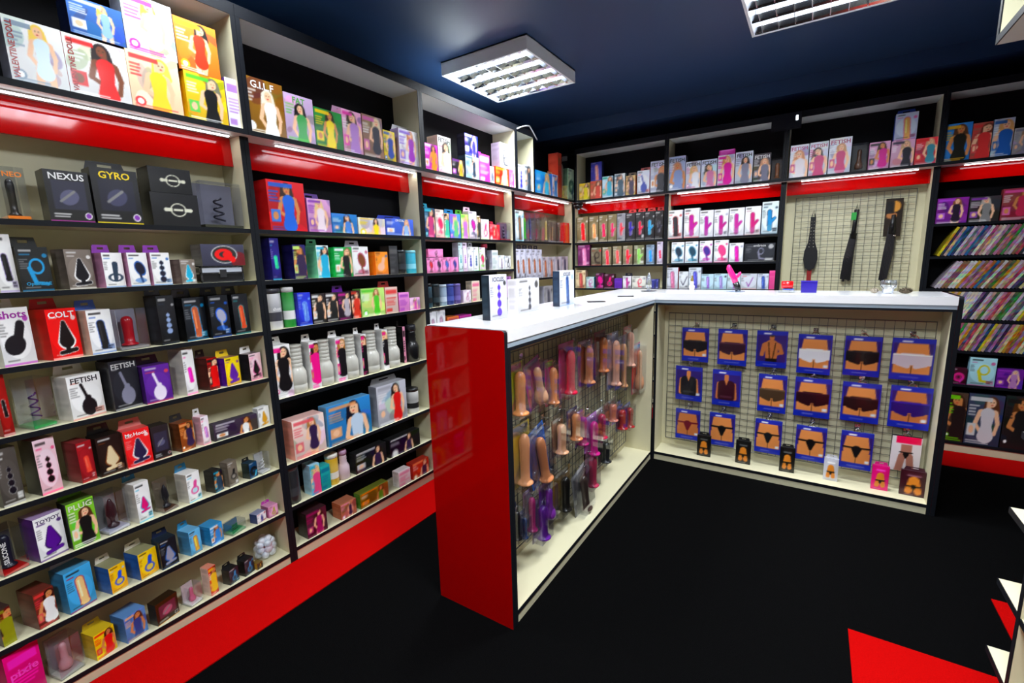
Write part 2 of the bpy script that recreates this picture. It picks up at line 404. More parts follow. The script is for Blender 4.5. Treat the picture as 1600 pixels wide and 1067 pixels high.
TENS = {20: 'twentieth', 30: 'thirtieth', 40: 'fortieth'}
def ordinal(n):
    """1 -> first"""
    names = ORD+['nineteenth', 'twentieth']
    if n <= 20: return names[n-1]
    t, u = divmod(n, 10)
    return {2: 'twenty', 3: 'thirty', 4: 'forty'}[t]+'-'+ORD[u-1] if u else TENS[n]
def short(c): return cname(c).replace('dark ', '').replace('light ', '').replace('pale ', '')
ROWS = [
 ('t1', 'L', 0.022, 'near left cabinet top', [
  (0.4003, 0.5169, 1.812, 1.977, 0.08, 0.0, 'W eee fc6 def 0 89a', '99a', '', 'VALENTINE DOLL|v', 97),
  (0.5181, 0.6639, 1.812, 1.9758, 0.08, 0.0, 'W f4f2f2 211 a33 2 c22', 'c22', '', 'VALENTINE DOLL|v', 103),
  (0.6651, 0.8073, 1.812, 1.9823, 0.08, 0.0, 'W fdb fd6 fc4 0 d44', 'fc5', '', '', 80),
  (0.8232, 0.9529, 1.812, 1.9684, 0.08, 0.0, 'W db3 776 141414 0 5b4', 'fc3', '', '', 62),
  (0.9562, 1.014, 1.812, 1.9843, 0.05, 0.0, 'T fff 96b', '75a', '', '', 25),
  (0.5415, 0.6712, 1.9831, 2.0839, 0.08, 0.0, 'W 36a fc6 9bd 0 fff', '124', '', '', 88),
  (0.6731, 0.8107, 1.9831, 2.1504, 0.08, 0.0, 'W f4f4fa fd5 fff 0 c4a', 'fff', '', '', 80),
  (0.8131, 0.9448, 1.9692, 2.1331, 0.08, 0.0, 'W e83 111 d42 0 fc2', '531', '', '', 66),
 ]),
 ('a1', 'L', -0.012, 'near left bay first shelf', [
  (0.3438, 0.3921, 1.451, 1.5918, 0.09, 0.0, 'C 887 222 f80 wand', '', '', 'NEO|t', 38),
  (0.4309, 0.5307, 1.451, 1.5968, 0.07, 0.0, 'F 1a1a1e 334 b4a 84a', '111', '', 'NEXUS|t', 69),
  (0.5368, 0.6552, 1.451, 1.6171, 0.07, 0.0, 'F 18181c 223 fd0 84a', '111', '15151a', 'GYRO|t', 72),
  (0.6838, 0.8269, 1.451, 1.5604, 0.09, 0.0, 'L 16161a ddc', '0a0a0c', '', '', 73),
  (0.841, 0.9808, 1.451, 1.6162, 0.07, 0.0, 'C 778 223 443 coil', '', '', '', 61),
  (0.6886, 0.8141, 1.5612, 1.6437, 0.09, 0.0, 'L 16161a ddc', '0a0a0c', '', '', 66),
 ]),
 ('a2', 'L', -0.012, 'near left bay second shelf', [
  (0.301, 0.3398, 1.251, 1.4102, 0.06, 0.0, 'I f4f4f4 wand 222 98b', 'ddd', '', '', 31),
  (0.3438, 0.4102, 1.251, 1.3761, 0.06, 0.0, 'I 12161c curl 29c 29c', '0c0c10', '181c24', 'OptiMALE|b', 50),
  (0.4436, 0.5105, 1.251, 1.3702, 0.06, 0.0, 'I 766d66 plug 15131a fff', '6a625c', '', '', 45),
  (0.5302, 0.5853, 1.251, 1.3603, 0.05, 0.0, 'I fafafa anchor 345 36a', 'c9b', '94b', '', 33),
  (0.5943, 0.6507, 1.251, 1.3603, 0.05, 0.0, 'I fafafa bulb 223 36a', 'c9b', '94b', '', 32),
  (0.6575, 0.7148, 1.251, 1.3604, 0.05, 0.0, 'I fafafa beads 223 36a', 'c9b', '94b', '', 30),
  (0.7421, 0.7951, 1.251, 1.3367, 0.05, 0.0, 'I 7a7068 plug 2ac fff', '6a625c', '', '', 26),
  (0.8036, 0.9558, 1.251, 1.3114, 0.1, 0.0, 'K', '', '', '', 67),
  (0.8146, 0.9668, 1.3122, 1.3911, 0.08, 0.0, 'O 445 e22 ccc', '777', '', '', 67),
 ]),
 ('a3', 'L', -0.012, 'near left bay third shelf', [
  (0.2783, 0.3475, 1.045, 1.2084, 0.06, 0.0, 'I eeeef2 blob 1c1c22 a3a', 'ddd', 'eee', 'shots|t', 54),
  (0.378, 0.4497, 1.045, 1.1959, 0.08, 0.0, 'I d8110c plug 111 fff', 'b00', 'c11', 'COLT|t', 50),
  (0.4676, 0.5316, 1.045, 1.184, 0.06, 0.0, 'I f2f4fa wand 222 46a', 'dcb', '35a', '', 40),
  (0.5396, 0.6211, 1.045, 1.1793, 0.07, 0.0, 'C 99a b12 999 wand', '', '', '', 47),
  (0.6543, 0.7115, 1.045, 1.2145, 0.06, 0.0, 'I 101216 beads 9ac 234', '1c1e22', '111', '', 29),
  (0.7309, 0.8103, 1.045, 1.2007, 0.06, 0.0, 'I 10141a wand b64 29c', '0c0c0e', '15181c', '', 37),
  (0.8162, 0.8861, 1.045, 1.2026, 0.06, 0.0, 'I 10141a bulb aab 26c', '0c0c0e', '15181c', '', 30),
  (0.8988, 0.9635, 1.045, 1.2016, 0.06, 0.0, 'I 10141a wand c53 2aa', '0c0c0e', '15181c', '', 26),
 ]),
 ('a4', 'L', -0.012, 'near left bay fourth shelf', [
  (0.2477, 0.271, 0.851, 1.0344, 0.06, 0.0, 'I 8a1410 wand 111 eee', '700', '', '', 18),
  (0.3084, 0.3625, 0.851, 1.0007, 0.08, 0.0, 'C 9a9a9a 426 2a5 coil', '', '', '', 39),
  (0.3941, 0.4799, 0.851, 0.9885, 0.07, 0.0, 'I f4f2f0 bottle 15151a c76', 'e8e2de', 'e2ddda', 'FETISH|t', 55),
  (0.4982, 0.5776, 0.851, 1.0154, 0.06, 0.0, 'I 22242a bottle 889 ccc', '1c1c20', '111', 'FETISH|t', 46),
  (0.5834, 0.6633, 0.851, 0.9806, 0.06, 0.0, 'I 5a2d8a bottle e8e0f0 d55', '426', '313', '', 42),
  (0.7052, 0.7444, 0.851, 1.0178, 0.07, 0.0, 'I f6f0f4 wand d3a e6a', 'd8d4cc', '', '', 18),
  (0.7816, 0.8214, 0.851, 0.9716, 0.06, 0.0, 'W 911 311 c11 0 111', '411', '311', '', 17),
  (0.8425, 0.9031, 0.851, 0.9612, 0.05, 0.0, 'I e8c020 plug 639 639', '528', 'ec2', '', 25),
  (0.934, 0.9885, 0.851, 0.9603, 0.05, 0.0, 'I f0c4cc plug 111 e6a', '111', 'fff', '', 20),
 ]),
 ('a5', 'L', -0.012, 'near left bay fifth shelf', [
  (0.2177, 0.2632, 0.65, 0.8192, 0.05, 0.0, 'I 4c4844 beads 17151f fff', '444', '', '', 35),
  (0.2968, 0.3447, 0.65, 0.8198, 0.07, 0.0, 'I f4c8d2 beads 111 e58', '120f10', 'eab', '', 34),
  (0.3869, 0.425, 0.65, 0.7801, 0.07, 0.0, 'I 8a1c24 wand d54 b33', '7a2a30', '', '', 24),
  (0.433, 0.4989, 0.65, 0.7802, 0.06, 0.0, 'I 17110f plug dca 742', '0c0808', '111', '', 39),
  (0.5027, 0.5739, 0.65, 0.7776, 0.05, 0.0, 'I d8262a plug 224 fff', 'c96a60', 'd9807a', 'Mr.Hook|t', 39),
  (0.5781, 0.6307, 0.65, 0.7696, 0.05, 0.0, 'F 222024 334 c11 511', '111', '', '', 27),
  (0.6621, 0.7111, 0.65, 0.7554, 0.05, 0.0, 'W 8a4a20 321 c84 1 d96', '5a3018', '222', '', 23),
  (0.7328, 0.7613, 0.65, 0.7593, 0.04, 0.0, 'I f4dce2 wand b8c d47', 'e8b8c4', 'ccc', '', 12),
  (0.7714, 0.9358, 0.65, 0.7153, 0.04, 0.0, 'W 3a3040 531 d98 1 eee', '334', '', '', 67),
  (0.9424, 0.9938, 0.65, 0.7316, 0.03, 0.0, 'I f0f0f0 plug c93 ccc', 'ddd', '', '', 19),
 ]),
 ('a6', 'L', -0.012, 'near left bay sixth shelf', [
  (0.1878, 0.2437, 0.45, 0.5853, 0.07, 0.0, 'C 555 223 c11 wand', '', '', 'SILICONE|v', 43),
  (0.2637, 0.3289, 0.45, 0.5867, 0.07, 0.0, 'I f4f2f6 plug 5b1f8a 315', '4a1a6a', '', 'TOYJOY|t', 46),
  (0.3372, 0.4039, 0.45, 0.5993, 0.06, 0.0, 'W 7cb83a 532 1a1a1a 0 e8f0d8', '151515', '6a3', 'PLUG|t', 43),
  (0.4248, 0.4867, 0.45, 0.5846, 0.06, 0.0, 'C 8a8a8a 26242a ccd plug', '', '', '', 36),
  (0.5066, 0.5508, 0.45, 0.5897, 0.06, 0.0, 'I f2f2f2 plug d02a7a 3ac', 'd8d4cc', '2a8ac0', '', 24),
  (0.5797, 0.6298, 0.45, 0.5658, 0.05, 0.0, 'C 6a5a4a 26242a 643 plug', '', '', '', 25),
  (0.6587, 0.7067, 0.45, 0.5611, 0.06, 0.0, 'I f2f2f2 ring d85a9a 3ac', 'd8d4cc', '2a8ac0', '', 22),
  (0.7481, 0.7832, 0.45, 0.5355, 0.05, 0.0, 'W 1c2024 321 345 1 29b', '181818', '', '', 15),
  (0.8005, 0.8401, 0.45, 0.551, 0.04, 0.0, 'I 6a6258 ring 222 fff', '6a6258', '', '', 16),
  (0.8798, 0.9164, 0.45, 0.5153, 0.04, 0.0, 'I 123a5a coil 111 5bd', '122', '111', '', 14),
  (0.9283, 0.9728, 0.45, 0.5354, 0.04, 0.0, 'C ccc eee ddd coil', '', '', '', 16),
 ]),
 ('a7', 'L', -0.012, 'near left bay seventh shelf', [
  (0.1575, 0.1849, 0.247, 0.3633, 0.06, 0.0, 'W 3a2a24 611 a33 1 882', '322', '', '', 21),
  (0.2311, 0.2774, 0.247, 0.3624, 0.08, 0.0, 'W 6a2a20 311 eee 1 c44', '5a241c', '', '', 33),
  (0.301, 0.3694, 0.247, 0.3857, 0.07, 0.0, 'I 4aa0d0 wand e8c890 a24', '3a7aa0', 'bcd', '', 44),
  (0.4047, 0.4508, 0.247, 0.3401, 0.07, 0.0, 'I f0b020 ring 2a5ac8 9cf', '245a9a', 'f4f0e0', '', 27),
  (0.4839, 0.5409, 0.247, 0.3427, 0.07, 0.0, 'I f4b824 ring 2a5ac8 9cf', '245a9a', 'f4f0e0', '', 30),
  (0.5467, 0.6003, 0.247, 0.3543, 0.05, 0.0, 'I 14181e plug 99a 26b', '12283a', '124', '', 27),
  (0.6389, 0.6804, 0.247, 0.3422, 0.06, 0.0, 'I 6ab0d8 wand d8b050 a53', '5a98c0', '2a8ab8', '', 19),
  (0.7085, 0.7585, 0.247, 0.3241, 0.06, 0.0, 'W 3a90c8 643 48c 1 fff', '2a80b0', '', '', 21),
  (0.7858, 0.8472, 0.247, 0.2933, 0.05, 0.0, 'C 4a7aa0 2a7a4a 3a9a5a coil', '', '', '', 24),
  (0.8847, 0.9284, 0.247, 0.2876, 0.04, 0.0, 'I e8e0e8 plug 223a8a a33', '1a2a5a', '', '', 16),
  (0.935, 0.9773, 0.247, 0.2973, 0.05, 0.0, 'I d8a0c0 ring a2a6a 822', 'b06a90', 'b3a', '', 15),
 ]),
 ('a8', 'L', -0.012, 'near left bay bottom shelf', [
  (0.1472, 0.2231, 0.05, 0.2157, 0.06, 0.0, 'T c81478 f4c', 'a0105a', '', 'pixie|m', 56),
  (0.2505, 0.3111, 0.05, 0.1762, 0.06, 0.0, 'C 8a8a90 c4a0a8 aaa bulb', '', '', '', 40),
  (0.3377, 0.3943, 0.05, 0.1399, 0.06, 0.0, 'W e0c020 321 d96 1 c22', 'b09a18', 'c8b020', '', 34),
  (0.4182, 0.4823, 0.05, 0.1447, 0.07, 0.0, 'W 5a8ac0 532 2a4a8a 1 e8b890', '5080b8', '', '', 35),
  (0.5062, 0.5802, 0.05, 0.133, 0.04, 0.0, 'F 2a1c08 634 e0a020 111', '181008', '', '', 37),
  (0.6129, 0.6573, 0.05, 0.1279, 0.05, 0.0, 'C e8dce0 d87aa0 eee ring', '', '', '', 20),
  (0.6816, 0.7121, 0.05, 0.1657, 0.04, 0.0, 'W c83a1c 311 e8b040 1 fc4', 'e0d0c0', '', '', 13),
  (0.7521, 0.7921, 0.05, 0.1128, 0.04, 0.0, 'I 182028 ring 3a90c0 5bd', '111', '111', '', 16),
  (0.8119, 0.8541, 0.05, 0.1168, 0.04, 0.0, 'I 182028 ring 3a90c0 5bd', '111', '111', '', 16),
  (0.8605, 0.8863, 0.05, 0.0781, 0.03, 0.0, 'I 2a2010 ring d0a040 c93', 'a08030', '', '', 16),
  (0.8875, 0.9835, 0.05, 0.2245, 0.1, 0.0, 'J', '', '', '', 40),
 ]),
 ('t2', 'L', 0.022, 'second left cabinet top', [
  (1.0128, 1.1774, 1.812, 2.0139, 0.06, 0.0, 'W 8a6420 e8e0d0 d8b040 0 fff', '2a1c10', '', 'G.I.L.F|t', 65),
  (1.1807, 1.3105, 1.812, 1.9957, 0.07, 0.0, 'W c8b0d0 181818 4a9a5a 0 6b5', 'dbc', '', 'FAT|t', 44),
  (1.3129, 1.4532, 1.812, 1.9726, 0.06, 0.0, 'W 2a7a3a 2a1c10 e8d020 1 ec2', '165a2a', '', '', 43),
  (1.4559, 1.5637, 1.812, 2.0002, 0.08, 0.0, 'W e0a8c8 321 b48ac8 0 d4a', 'c890b0', 'd8a8c8', '', 30),
  (1.5682, 1.6908, 1.812, 2.005, 0.08, 0.0, 'W 8a6a5a d8c8a8 223 0 c6a', '6a4a44', '', '', 31),
  (1.6941, 1.7703, 1.812, 1.9588, 0.07, 0.0, 'W e0c020 f0d890 2a4a9a 0 25b', 'c0a018', '', '', 18),
  (1.7984, 1.936, 1.812, 1.9897, 0.06, 0.0, 'W f0eaf4 b86a3a 9a3ab0 0 86c', 'b8a8d0', 'fff', '', 29),
 ]),
 ('b1', 'L', -0.012, 'second left bay first shelf', [
  (1.0864, 1.251, 1.451, 1.652, 0.1, 0.0, 'W c01424 3a2418 c87830 1 2a6ac8', 'a01018', '', '', 57),
  (1.2603, 1.3752, 1.451, 1.5944, 0.07, 0.0, 'W d0a0c8 e0c890 f0e0e8 0 84a', 'a06aa8', '5a3a8a', '', 35),
  (1.379, 1.5197, 1.451, 1.5396, 0.08, 0.0, 'W 2a7ab8 3a1c14 e8e0c8 0 58c', '2a80c0', '', '', 39),
  (1.5268, 1.6943, 1.451, 1.5302, 0.08, 0.0, 'W f0ece0 2a1c18 e0c0b0 0 e8d020', 'e8e0d0', '', '', 41),
  (1.6983, 1.8966, 1.451, 1.5379, 0.08, 0.0, 'W 4a6ac8 c89a78 9ab8e0 0 fff', '2a3a9a', '2444b0', 'CRYSTAL|t', 43),
 ]),
 ('b2', 'L', -0.012, 'second left bay second shelf', [
  (1.072, 1.1101, 1.248, 1.4188, 0.08, 0.0, 'I 23186a wand 3ac08a 4dd', '1c1860', '', '', 13),
  (1.1702, 1.2289, 1.248, 1.394, 0.08, 0.0, 'W 2a2460 5a3a20 d8a030 1 ce8', '1e1a50', '', '', 19),
  (1.2821, 1.3439, 1.248, 1.393, 0.08, 0.0, 'W d8f0e8 2a1c18 e8b0a8 0 3ac', '8ad8b0', '8db', '', 18),
  (1.3734, 1.4716, 1.248, 1.3861, 0.06, 0.0, 'W 1c9a4a 8a6a4a 181818 0 fff', '2ab05a', '', '', 27),
  (1.4744, 1.5701, 1.248, 1.39, 0.06, 0.0, 'I f0eaea bulb 7a4a2a a46', 'e8d8d8', 'bbc', '', 24),
  (1.6127, 1.6955, 1.248, 1.3648, 0.06, 0.0, 'I e88a30 blob e8b8a0 26a', 'e07820', '', '', 19),
  (1.7087, 1.766, 1.248, 1.3958, 0.07, 0.0, 'T 2c2e32 666', '222', '', '', 12),
  (1.7746, 1.849, 1.248, 1.3746, 0.06, 0.0, 'N 16181c 2a3038', '', '', '', 15),
  (1.8526, 1.9234, 1.248, 1.3737, 0.06, 0.0, 'N 2ab0d0 8adcf0', '', '', '', 14),
 ]),
 ('b3', 'L', -0.012, 'second left bay third shelf', [
  (1.0362, 1.1103, 1.044, 1.2136, 0.06, 0.0, 'N d8d8dc 3a3a44', '', '', 'shot|m', 26),
  (1.1134, 1.1649, 1.044, 1.2156, 0.06, 0.0, 'N 14902a e8e8e8', '', '', '', 17),
  (1.1691, 1.2298, 1.044, 1.1881, 0.05, 0.0, 'I 2a3ab8 wand 6a8ad8 9cf', '4a4ac0', '', '', 19),
  (1.2354, 1.303, 1.044, 1.1783, 0.04, 0.0, 'W 2a2224 181414 222 0 eee', '2a1c1c', '', '', 20),
  (1.3065, 1.3694, 1.044, 1.1782, 0.04, 0.0, 'W 2a2224 181414 222 0 eee', '2a1c1c', '', '', 18),
  (1.3731, 1.4406, 1.044, 1.1761, 0.05, 0.0, 'W 2a1c2a 121212 b8b0b8 0 d02a9a', '4a1a5a', '609', '', 18),
  (1.4471, 1.4993, 1.044, 1.1779, 0.05, 0.0, 'W 3a1c18 2a1810 c8402a 0 c43', '2a1410', '', '', 13),
  (1.5047, 1.6548, 1.044, 1.1833, 0.06, 0.0, 'W b8d880 8a5a30 f0b040 0 5b3', '7ac060', '', '', 36),
  (1.6594, 1.7458, 1.044, 1.182, 0.06, 0.0, 'T d8c0b8 c22', 'c81c1c', 'b22', '', 19),
  (1.7539, 1.8288, 1.044, 1.1473, 0.05, 0.0, 'T d890c8 94a', 'c070b0', '', '', 15),
  (1.8323, 1.9112, 1.044, 1.1126, 0.04, 0.0, 'W e0a8d0 6a4a30 c85aa8 0 fff', 'd090c0', '', '', 15),
 ]),
 ('b4', 'L', -0.012, 'second left bay fourth shelf', [
  (1.0221, 1.1078, 0.748, 0.9761, 0.06, 0.0, 'W f2f0f2 1a1414 181418 0 e02a8a', 'eee', 'fff', '', 29),
  (1.1105, 1.1945, 0.748, 0.961, 0.06, 0.0, 'U', '', '', '', 27),
  (1.204, 1.2512, 0.748, 0.9647, 0.06, 0.01, 'W f2f0f2 2a1810 4a4448 1 e02a8a', 'eee', 'fff', '', 15),
  (1.2524, 1.3322, 0.748, 0.9622, 0.06, 0.0, 'U', '', '', '', 24),
  (1.3421, 1.3948, 0.748, 0.9611, 0.06, 0.01, 'W f2f0f2 a87840 1c181c 0 e02a8a', 'eee', 'fff', '', 15),
  (1.396, 1.4796, 0.748, 0.9642, 0.06, 0.0, 'U', '', '', '', 22),
  (1.4899, 1.5227, 0.748, 0.958, 0.06, 0.01, 'W f2f0f2 7a4a28 1c181c 0 e02a8a', 'eee', 'fff', '', 8),
  (1.5239, 1.6151, 0.748, 0.9655, 0.06, 0.0, 'U', '', '', '', 22),
  (1.627, 1.6628, 0.748, 0.9615, 0.06, 0.01, 'W f2f0f2 d8b060 1c181c 0 e02a8a', 'eee', 'fff', '', 8),
  (1.6695, 1.7592, 0.748, 0.9646, 0.06, 0.0, 'U', '', '', '', 19),
  (1.8012, 1.8185, 0.748, 0.9545, 0.05, 0.04, 'T e8a0b8 111', '181818', '222', '', 3),
  (1.8253, 1.9089, 0.748, 0.9585, 0.06, 0.0, 'Y 141416 2a2a30', '', '', '', 16),
 ]),
 ('b5', 'L', -0.012, 'second left bay fifth shelf', [
  (1.0782, 1.2358, 0.45, 0.6305, 0.08, 0.0, 'W e8d0c8 a87848 c8b090 0 d8606a', 'e0a098', '', '', 48),
  (1.2514, 1.5059, 0.45, 0.646, 0.06, 0.0, 'W 3a80b8 1c1c2a c8d8e8 0 e0a070', '7ac', '', '', 66),
  (1.5511, 1.7583, 0.45, 0.6695, 0.06, 0.0, 'W b8b8c0 2a1c18 c82a2a 0 a8a8b0', '98989e', 'aaa', '', 44),
  (1.8004, 1.8762, 0.45, 0.5936, 0.06, 0.0, 'N d8d8d4 222', '', '', '', 14),
 ]),
 ('b6', 'L', -0.012, 'second left bay sixth shelf', [
  (1.0299, 1.1008, 0.255, 0.4323, 0.06, 0.0, 'N 222428 3a3c40', '', '', '', 23),
  (1.1387, 1.1873, 0.255, 0.4005, 0.06, 0.0, 'W 8ac8e8 e0c080 d85a8a 0 3ac', 'b8dcec', 'cde', '', 14),
  (1.1911, 1.2397, 0.255, 0.3747, 0.05, 0.0, 'T 2a9a9a 1c6a8a', '2a9a9a', '', '', 14),
  (1.2426, 1.3025, 0.255, 0.4055, 0.06, 0.0, 'N e0b020 e8e4d8', '', '', '', 16),
  (1.3066, 1.3661, 0.255, 0.402, 0.06, 0.0, 'Y d8c0c8 b890b0', '', '', '', 15),
  (1.3858, 1.5863, 0.255, 0.3624, 0.05, 0.0, 'W 1c1c1e 2a1c18 c89070 0 ccc', '141414', '', '', 47),
  (1.6118, 1.8411, 0.255, 0.3555, 0.05, 0.0, 'W 1c1c1e 2a1c18 c89070 0 ccc', '141414', '', '', 46),
 ]),
 ('b7', 'L', -0.012, 'second left bay bottom shelf', [
  (1.0946, 1.1984, 0.06, 0.182, 0.07, 0.0, 'W 4a2030 2a1410 c87a4a 0 926', '181012', '', '', 30),
  (1.2773, 1.3676, 0.06, 0.1387, 0.07, 0.0, 'W b87a60 7a4a28 c8906a 0 d9b', 'a05a3a', '', '', 23),
  (1.3945, 1.58, 0.06, 0.1391, 0.05, 0.0, 'W 8a6a20 5a3a18 5a8a2a 1 e80', '4a7a2a', '', '', 43),
  (1.659, 1.7479, 0.06, 0.1509, 0.05, 0.0, 'T ece0e4 d87aa0', 'e8e4e4', '', '', 17),
  (1.768, 1.9005, 0.06, 0.1551, 0.05, 0.0, 'W b83a28 8a2a1c e0a060 0 fc8', 'a82a1c', '', '', 24),
 ]),
 ('t3', 'L', 0.022, 'third left cabinet top', [
  (1.9853, 2.0906, 1.812, 1.9537, 0.04, 0.0, 'W c02ab0 2a1810 e88a20 1 fff', 'a02090', '', '', 20),
  (2.0961, 2.2093, 1.812, 2.0148, 0.08, 0.0, 'W f0ece8 2a2220 f0e0d8 0 c87a8a', 'c8b8b4', '', 'FETISH|t', 20),
  (2.2152, 2.3351, 1.812, 1.9097, 0.06, 0.0, 'W 1c181c e0c070 b8902a 0 94b', '121014', '', '', 19),
  (2.3436, 2.4778, 1.812, 1.9493, 0.06, 0.0, 'W a8c0d0 1c1c24 2a3a4a 0 345', '345', '', '', 20),
  (2.4846, 2.5958, 1.812, 1.9827, 0.06, 0.0, 'T d0489a fff', 'b8a0c8', '82a', '', 15),
  (2.5995, 2.6478, 1.812, 1.9213, 0.04, 0.0, 'I a8b0b4 plug 667 889', '999', '', '', 6),
  (2.6629, 2.8294, 1.812, 1.9308, 0.06, 0.0, 'W d84a28 e8e0d8 e8e0d8 0 e8c050', 'a83018', '', '', 21),
  (2.8349, 2.9255, 1.812, 1.9348, 0.04, 0.0, 'W d890c0 6a4a30 d02a8a 0 c4a', 'b070a8', '', '', 10),
  (2.943, 3.0326, 1.812, 1.9872, 0.05, 0.0, 'I e4e8f4 beads 2a2ab0 889', 'cdd', '', '', 10),
  (3.0417, 3.152, 1.812, 1.9969, 0.05, 0.0, 'W e4e8f0 2a1c18 d8d0d0 0 345', 'cdd', '', '', 11),
  (3.2076, 3.4644, 1.812, 1.9843, 0.08, 0.0, 'W 2a8ad0 d8b060 e8e0d0 0 4bd', '2a80c8', '26a', '', 24),
  (3.4719, 3.5673, 1.812, 1.9885, 0.05, 0.0, 'W c8d0e0 2a3a6a 3a8ac8 0 24a', '88c', 'c96', '', 8),
  (3.5751, 3.6385, 1.812, 2.1723, 0.09, 0.0, 'T 9a3420 742', 'a83a24', '', '', 5),
  (3.6466, 3.7496, 1.812, 2.1717, 0.06, 0.0, 'C 888 a89078 445 wand', '', '', '', 8),
  (3.7623, 3.8793, 1.812, 2.0766, 0.05, 0.0, 'I b8ccb8 coil 2a5a4a 346', '9b9', '', '', 9),
  (2.3436, 2.4762, 1.9501, 2.0762, 0.06, 0.0, 'W 24246a e0b890 3a3a9a 0 eef', '223', '', '', 20),
  (2.7211, 2.8315, 1.9316, 2.094, 0.07, 0.0, 'I e4e4f0 curl 15151c c78', '9a90a0', '', 'FETISH|t', 14),
 ]),
 ('c1', 'L', -0.012, 'third left bay first shelf', [
  (1.9914, 2.074, 1.449, 1.612, 0.05, 0.0, 'W 1c4a6a 2a1c18 b8487a 0 4bc', '123', '2ac', '', 15),
  (2.0819, 2.1537, 1.449, 1.6095, 0.05, 0.0, 'I f0d0c8 bulb d83a6a d57', 'e8c8b8', '', '', 12),
  (2.1585, 2.2006, 1.449, 1.5926, 0.04, 0.0, 'W d8b898 5a3a28 4ab89a 0 222', '6a9', '', '', 7),
  (2.2067, 2.3074, 1.449, 1.5944, 0.05, 0.0, 'W 5a8ad8 d8c080 6ab87a 0 a4c', '4a7ac8', '28b', '', 16),
  (2.3152, 2.3897, 1.449, 1.5979, 0.05, 0.0, 'W a8d870 d8b080 b878c0 0 6b4', '7ab850', '5a3', '', 11),
  (2.3951, 2.4759, 1.449, 1.622, 0.05, 0.0, 'I f0dcec bulb b82a9a 345', 'e0c8dc', 'ecd', '', 11),
  (2.4802, 2.5163, 1.449, 1.5982, 0.04, 0.0, 'W d8d0c0 4a3424 3a3a3a 0 873', 'cb9', '', '', 5),
  (2.5236, 2.6119, 1.449, 1.5807, 0.05, 0.0, 'I f4ecf0 ring d82a6a 6b4', 'e8dce4', '', '', 12),
  (2.6211, 2.7402, 1.449, 1.5517, 0.05, 0.0, 'W d82838 3a1c18 d83040 0 fff', 'b02030', 'b24', '', 15),
  (2.755, 2.8846, 1.449, 1.5738, 0.04, 0.0, 'C 6a4a6a 3a2a4a a23 beads', '', '', '', 15),
 ]),
 ('c2', 'L', -0.012, 'third left bay second shelf', [
  (1.9867, 2.0511, 1.244, 1.3313, 0.06, 0.0, 'I e890c0 bulb c82a3a 333', 'd878b0', '', '', 11),
  (2.0534, 2.1206, 1.244, 1.3322, 0.06, 0.0, 'I e890c0 bulb 2a1c3a 333', 'd878b0', '', '', 11),
  (2.123, 2.1931, 1.244, 1.3332, 0.06, 0.0, 'I e890c0 bulb 4a6ab8 333', 'd878b0', '', '', 11),
  (2.1955, 2.2687, 1.244, 1.3343, 0.06, 0.0, 'I e890c0 bulb 2a3a8a 333', 'd878b0', '', '', 11),
  (2.2765, 2.3158, 1.244, 1.4226, 0.05, 0.0, 'I c8dce0 beads 2a8a9a 9bb', 'b8ccd0', '', '', 6),
  (2.3198, 2.3614, 1.244, 1.4234, 0.05, 0.0, 'I e0d0e4 beads 9a5ab0 b9b', 'c8b8cc', '', '', 6),
  (2.3668, 2.425, 1.244, 1.397, 0.05, 0.0, 'I f0f2f6 beads 2a2a9a 667', 'dde', 'ccd', '', 8),
  (2.4292, 2.4821, 1.244, 1.3976, 0.05, 0.0, 'I f0f2f6 beads 2a4a7a 3a8', 'dde', 'ccd', '', 7),
  (2.4909, 2.5562, 1.244, 1.3957, 0.05, 0.0, 'I e8d8e0 bulb d83a7a 5b3', '8ac060', '', '', 9),
  (2.5607, 2.6269, 1.244, 1.4208, 0.06, 0.0, 'Y 2a2a34 c02a4a', '', '', '', 8),
  (2.6364, 2.7069, 1.244, 1.3776, 0.05, 0.0, 'T e8ecf0 9aa', 'dde', '', '', 9),
  (2.7118, 2.7903, 1.244, 1.3433, 0.04, 0.0, 'I e8ecf0 beads 8a6a8a 699', 'dde', '', '', 9),
  (2.7971, 2.8702, 1.244, 1.3393, 0.04, 0.0, 'I f0f2f4 ring 223 99a', 'dde', '', '', 8),
  (2.0031, 2.1302, 1.334, 1.3826, 0.06, 0.0, 'I e890c0 curl 222 c5a', 'd878b0', '', '', 23),
 ]),
 ('c3', 'L', -0.012, 'third left bay third shelf', [
  (1.9825, 2.0342, 1.042, 1.1833, 0.06, 0.0, 'N 2a4a5a 101418', '', '', '', 9),
  (2.0434, 2.1018, 1.042, 1.1776, 0.06, 0.0, 'N 14181c 2a3a40', '', '', '', 10),
  (2.109, 2.1648, 1.042, 1.1708, 0.06, 0.0, 'N 8aa0b8 c8d8e8', '', '', '', 9),
  (2.1747, 2.2328, 1.042, 1.1703, 0.06, 0.0, 'N 2a3a8a 4a5ab0', '', '', '', 9),
  (2.2431, 2.2982, 1.042, 1.169, 0.06, 0.0, 'N 5a4a90 7a6ab8', '', '', '', 8),
  (2.3062, 2.3828, 1.042, 1.1236, 0.04, 0.0, 'I e8dce4 ring b87a9a 98a', 'dcd', '', '', 11),
  (2.3968, 2.4802, 1.042, 1.1776, 0.05, 0.0, 'T e8dcc8 d85a8a', 'e0d4c0', '', '', 11),
  (2.8101, 2.8631, 1.042, 1.1902, 0.05, 0.0, 'I b87ac0 ring 7a2a8a 538', '94a', '', '', 6),
 ]),
 ('c4', 'L', -0.012, 'third left bay fourth shelf', [
  (1.9772, 2.0413, 0.85, 1.0344, 0.05, 0.0, 'I d8d8dc wand a8889a 99a', 'ccc', '', '', 11),
  (2.046, 2.1201, 0.85, 1.0314, 0.05, 0.0, 'I d8d8dc wand a8889a 99a', 'ccc', '', '', 12),
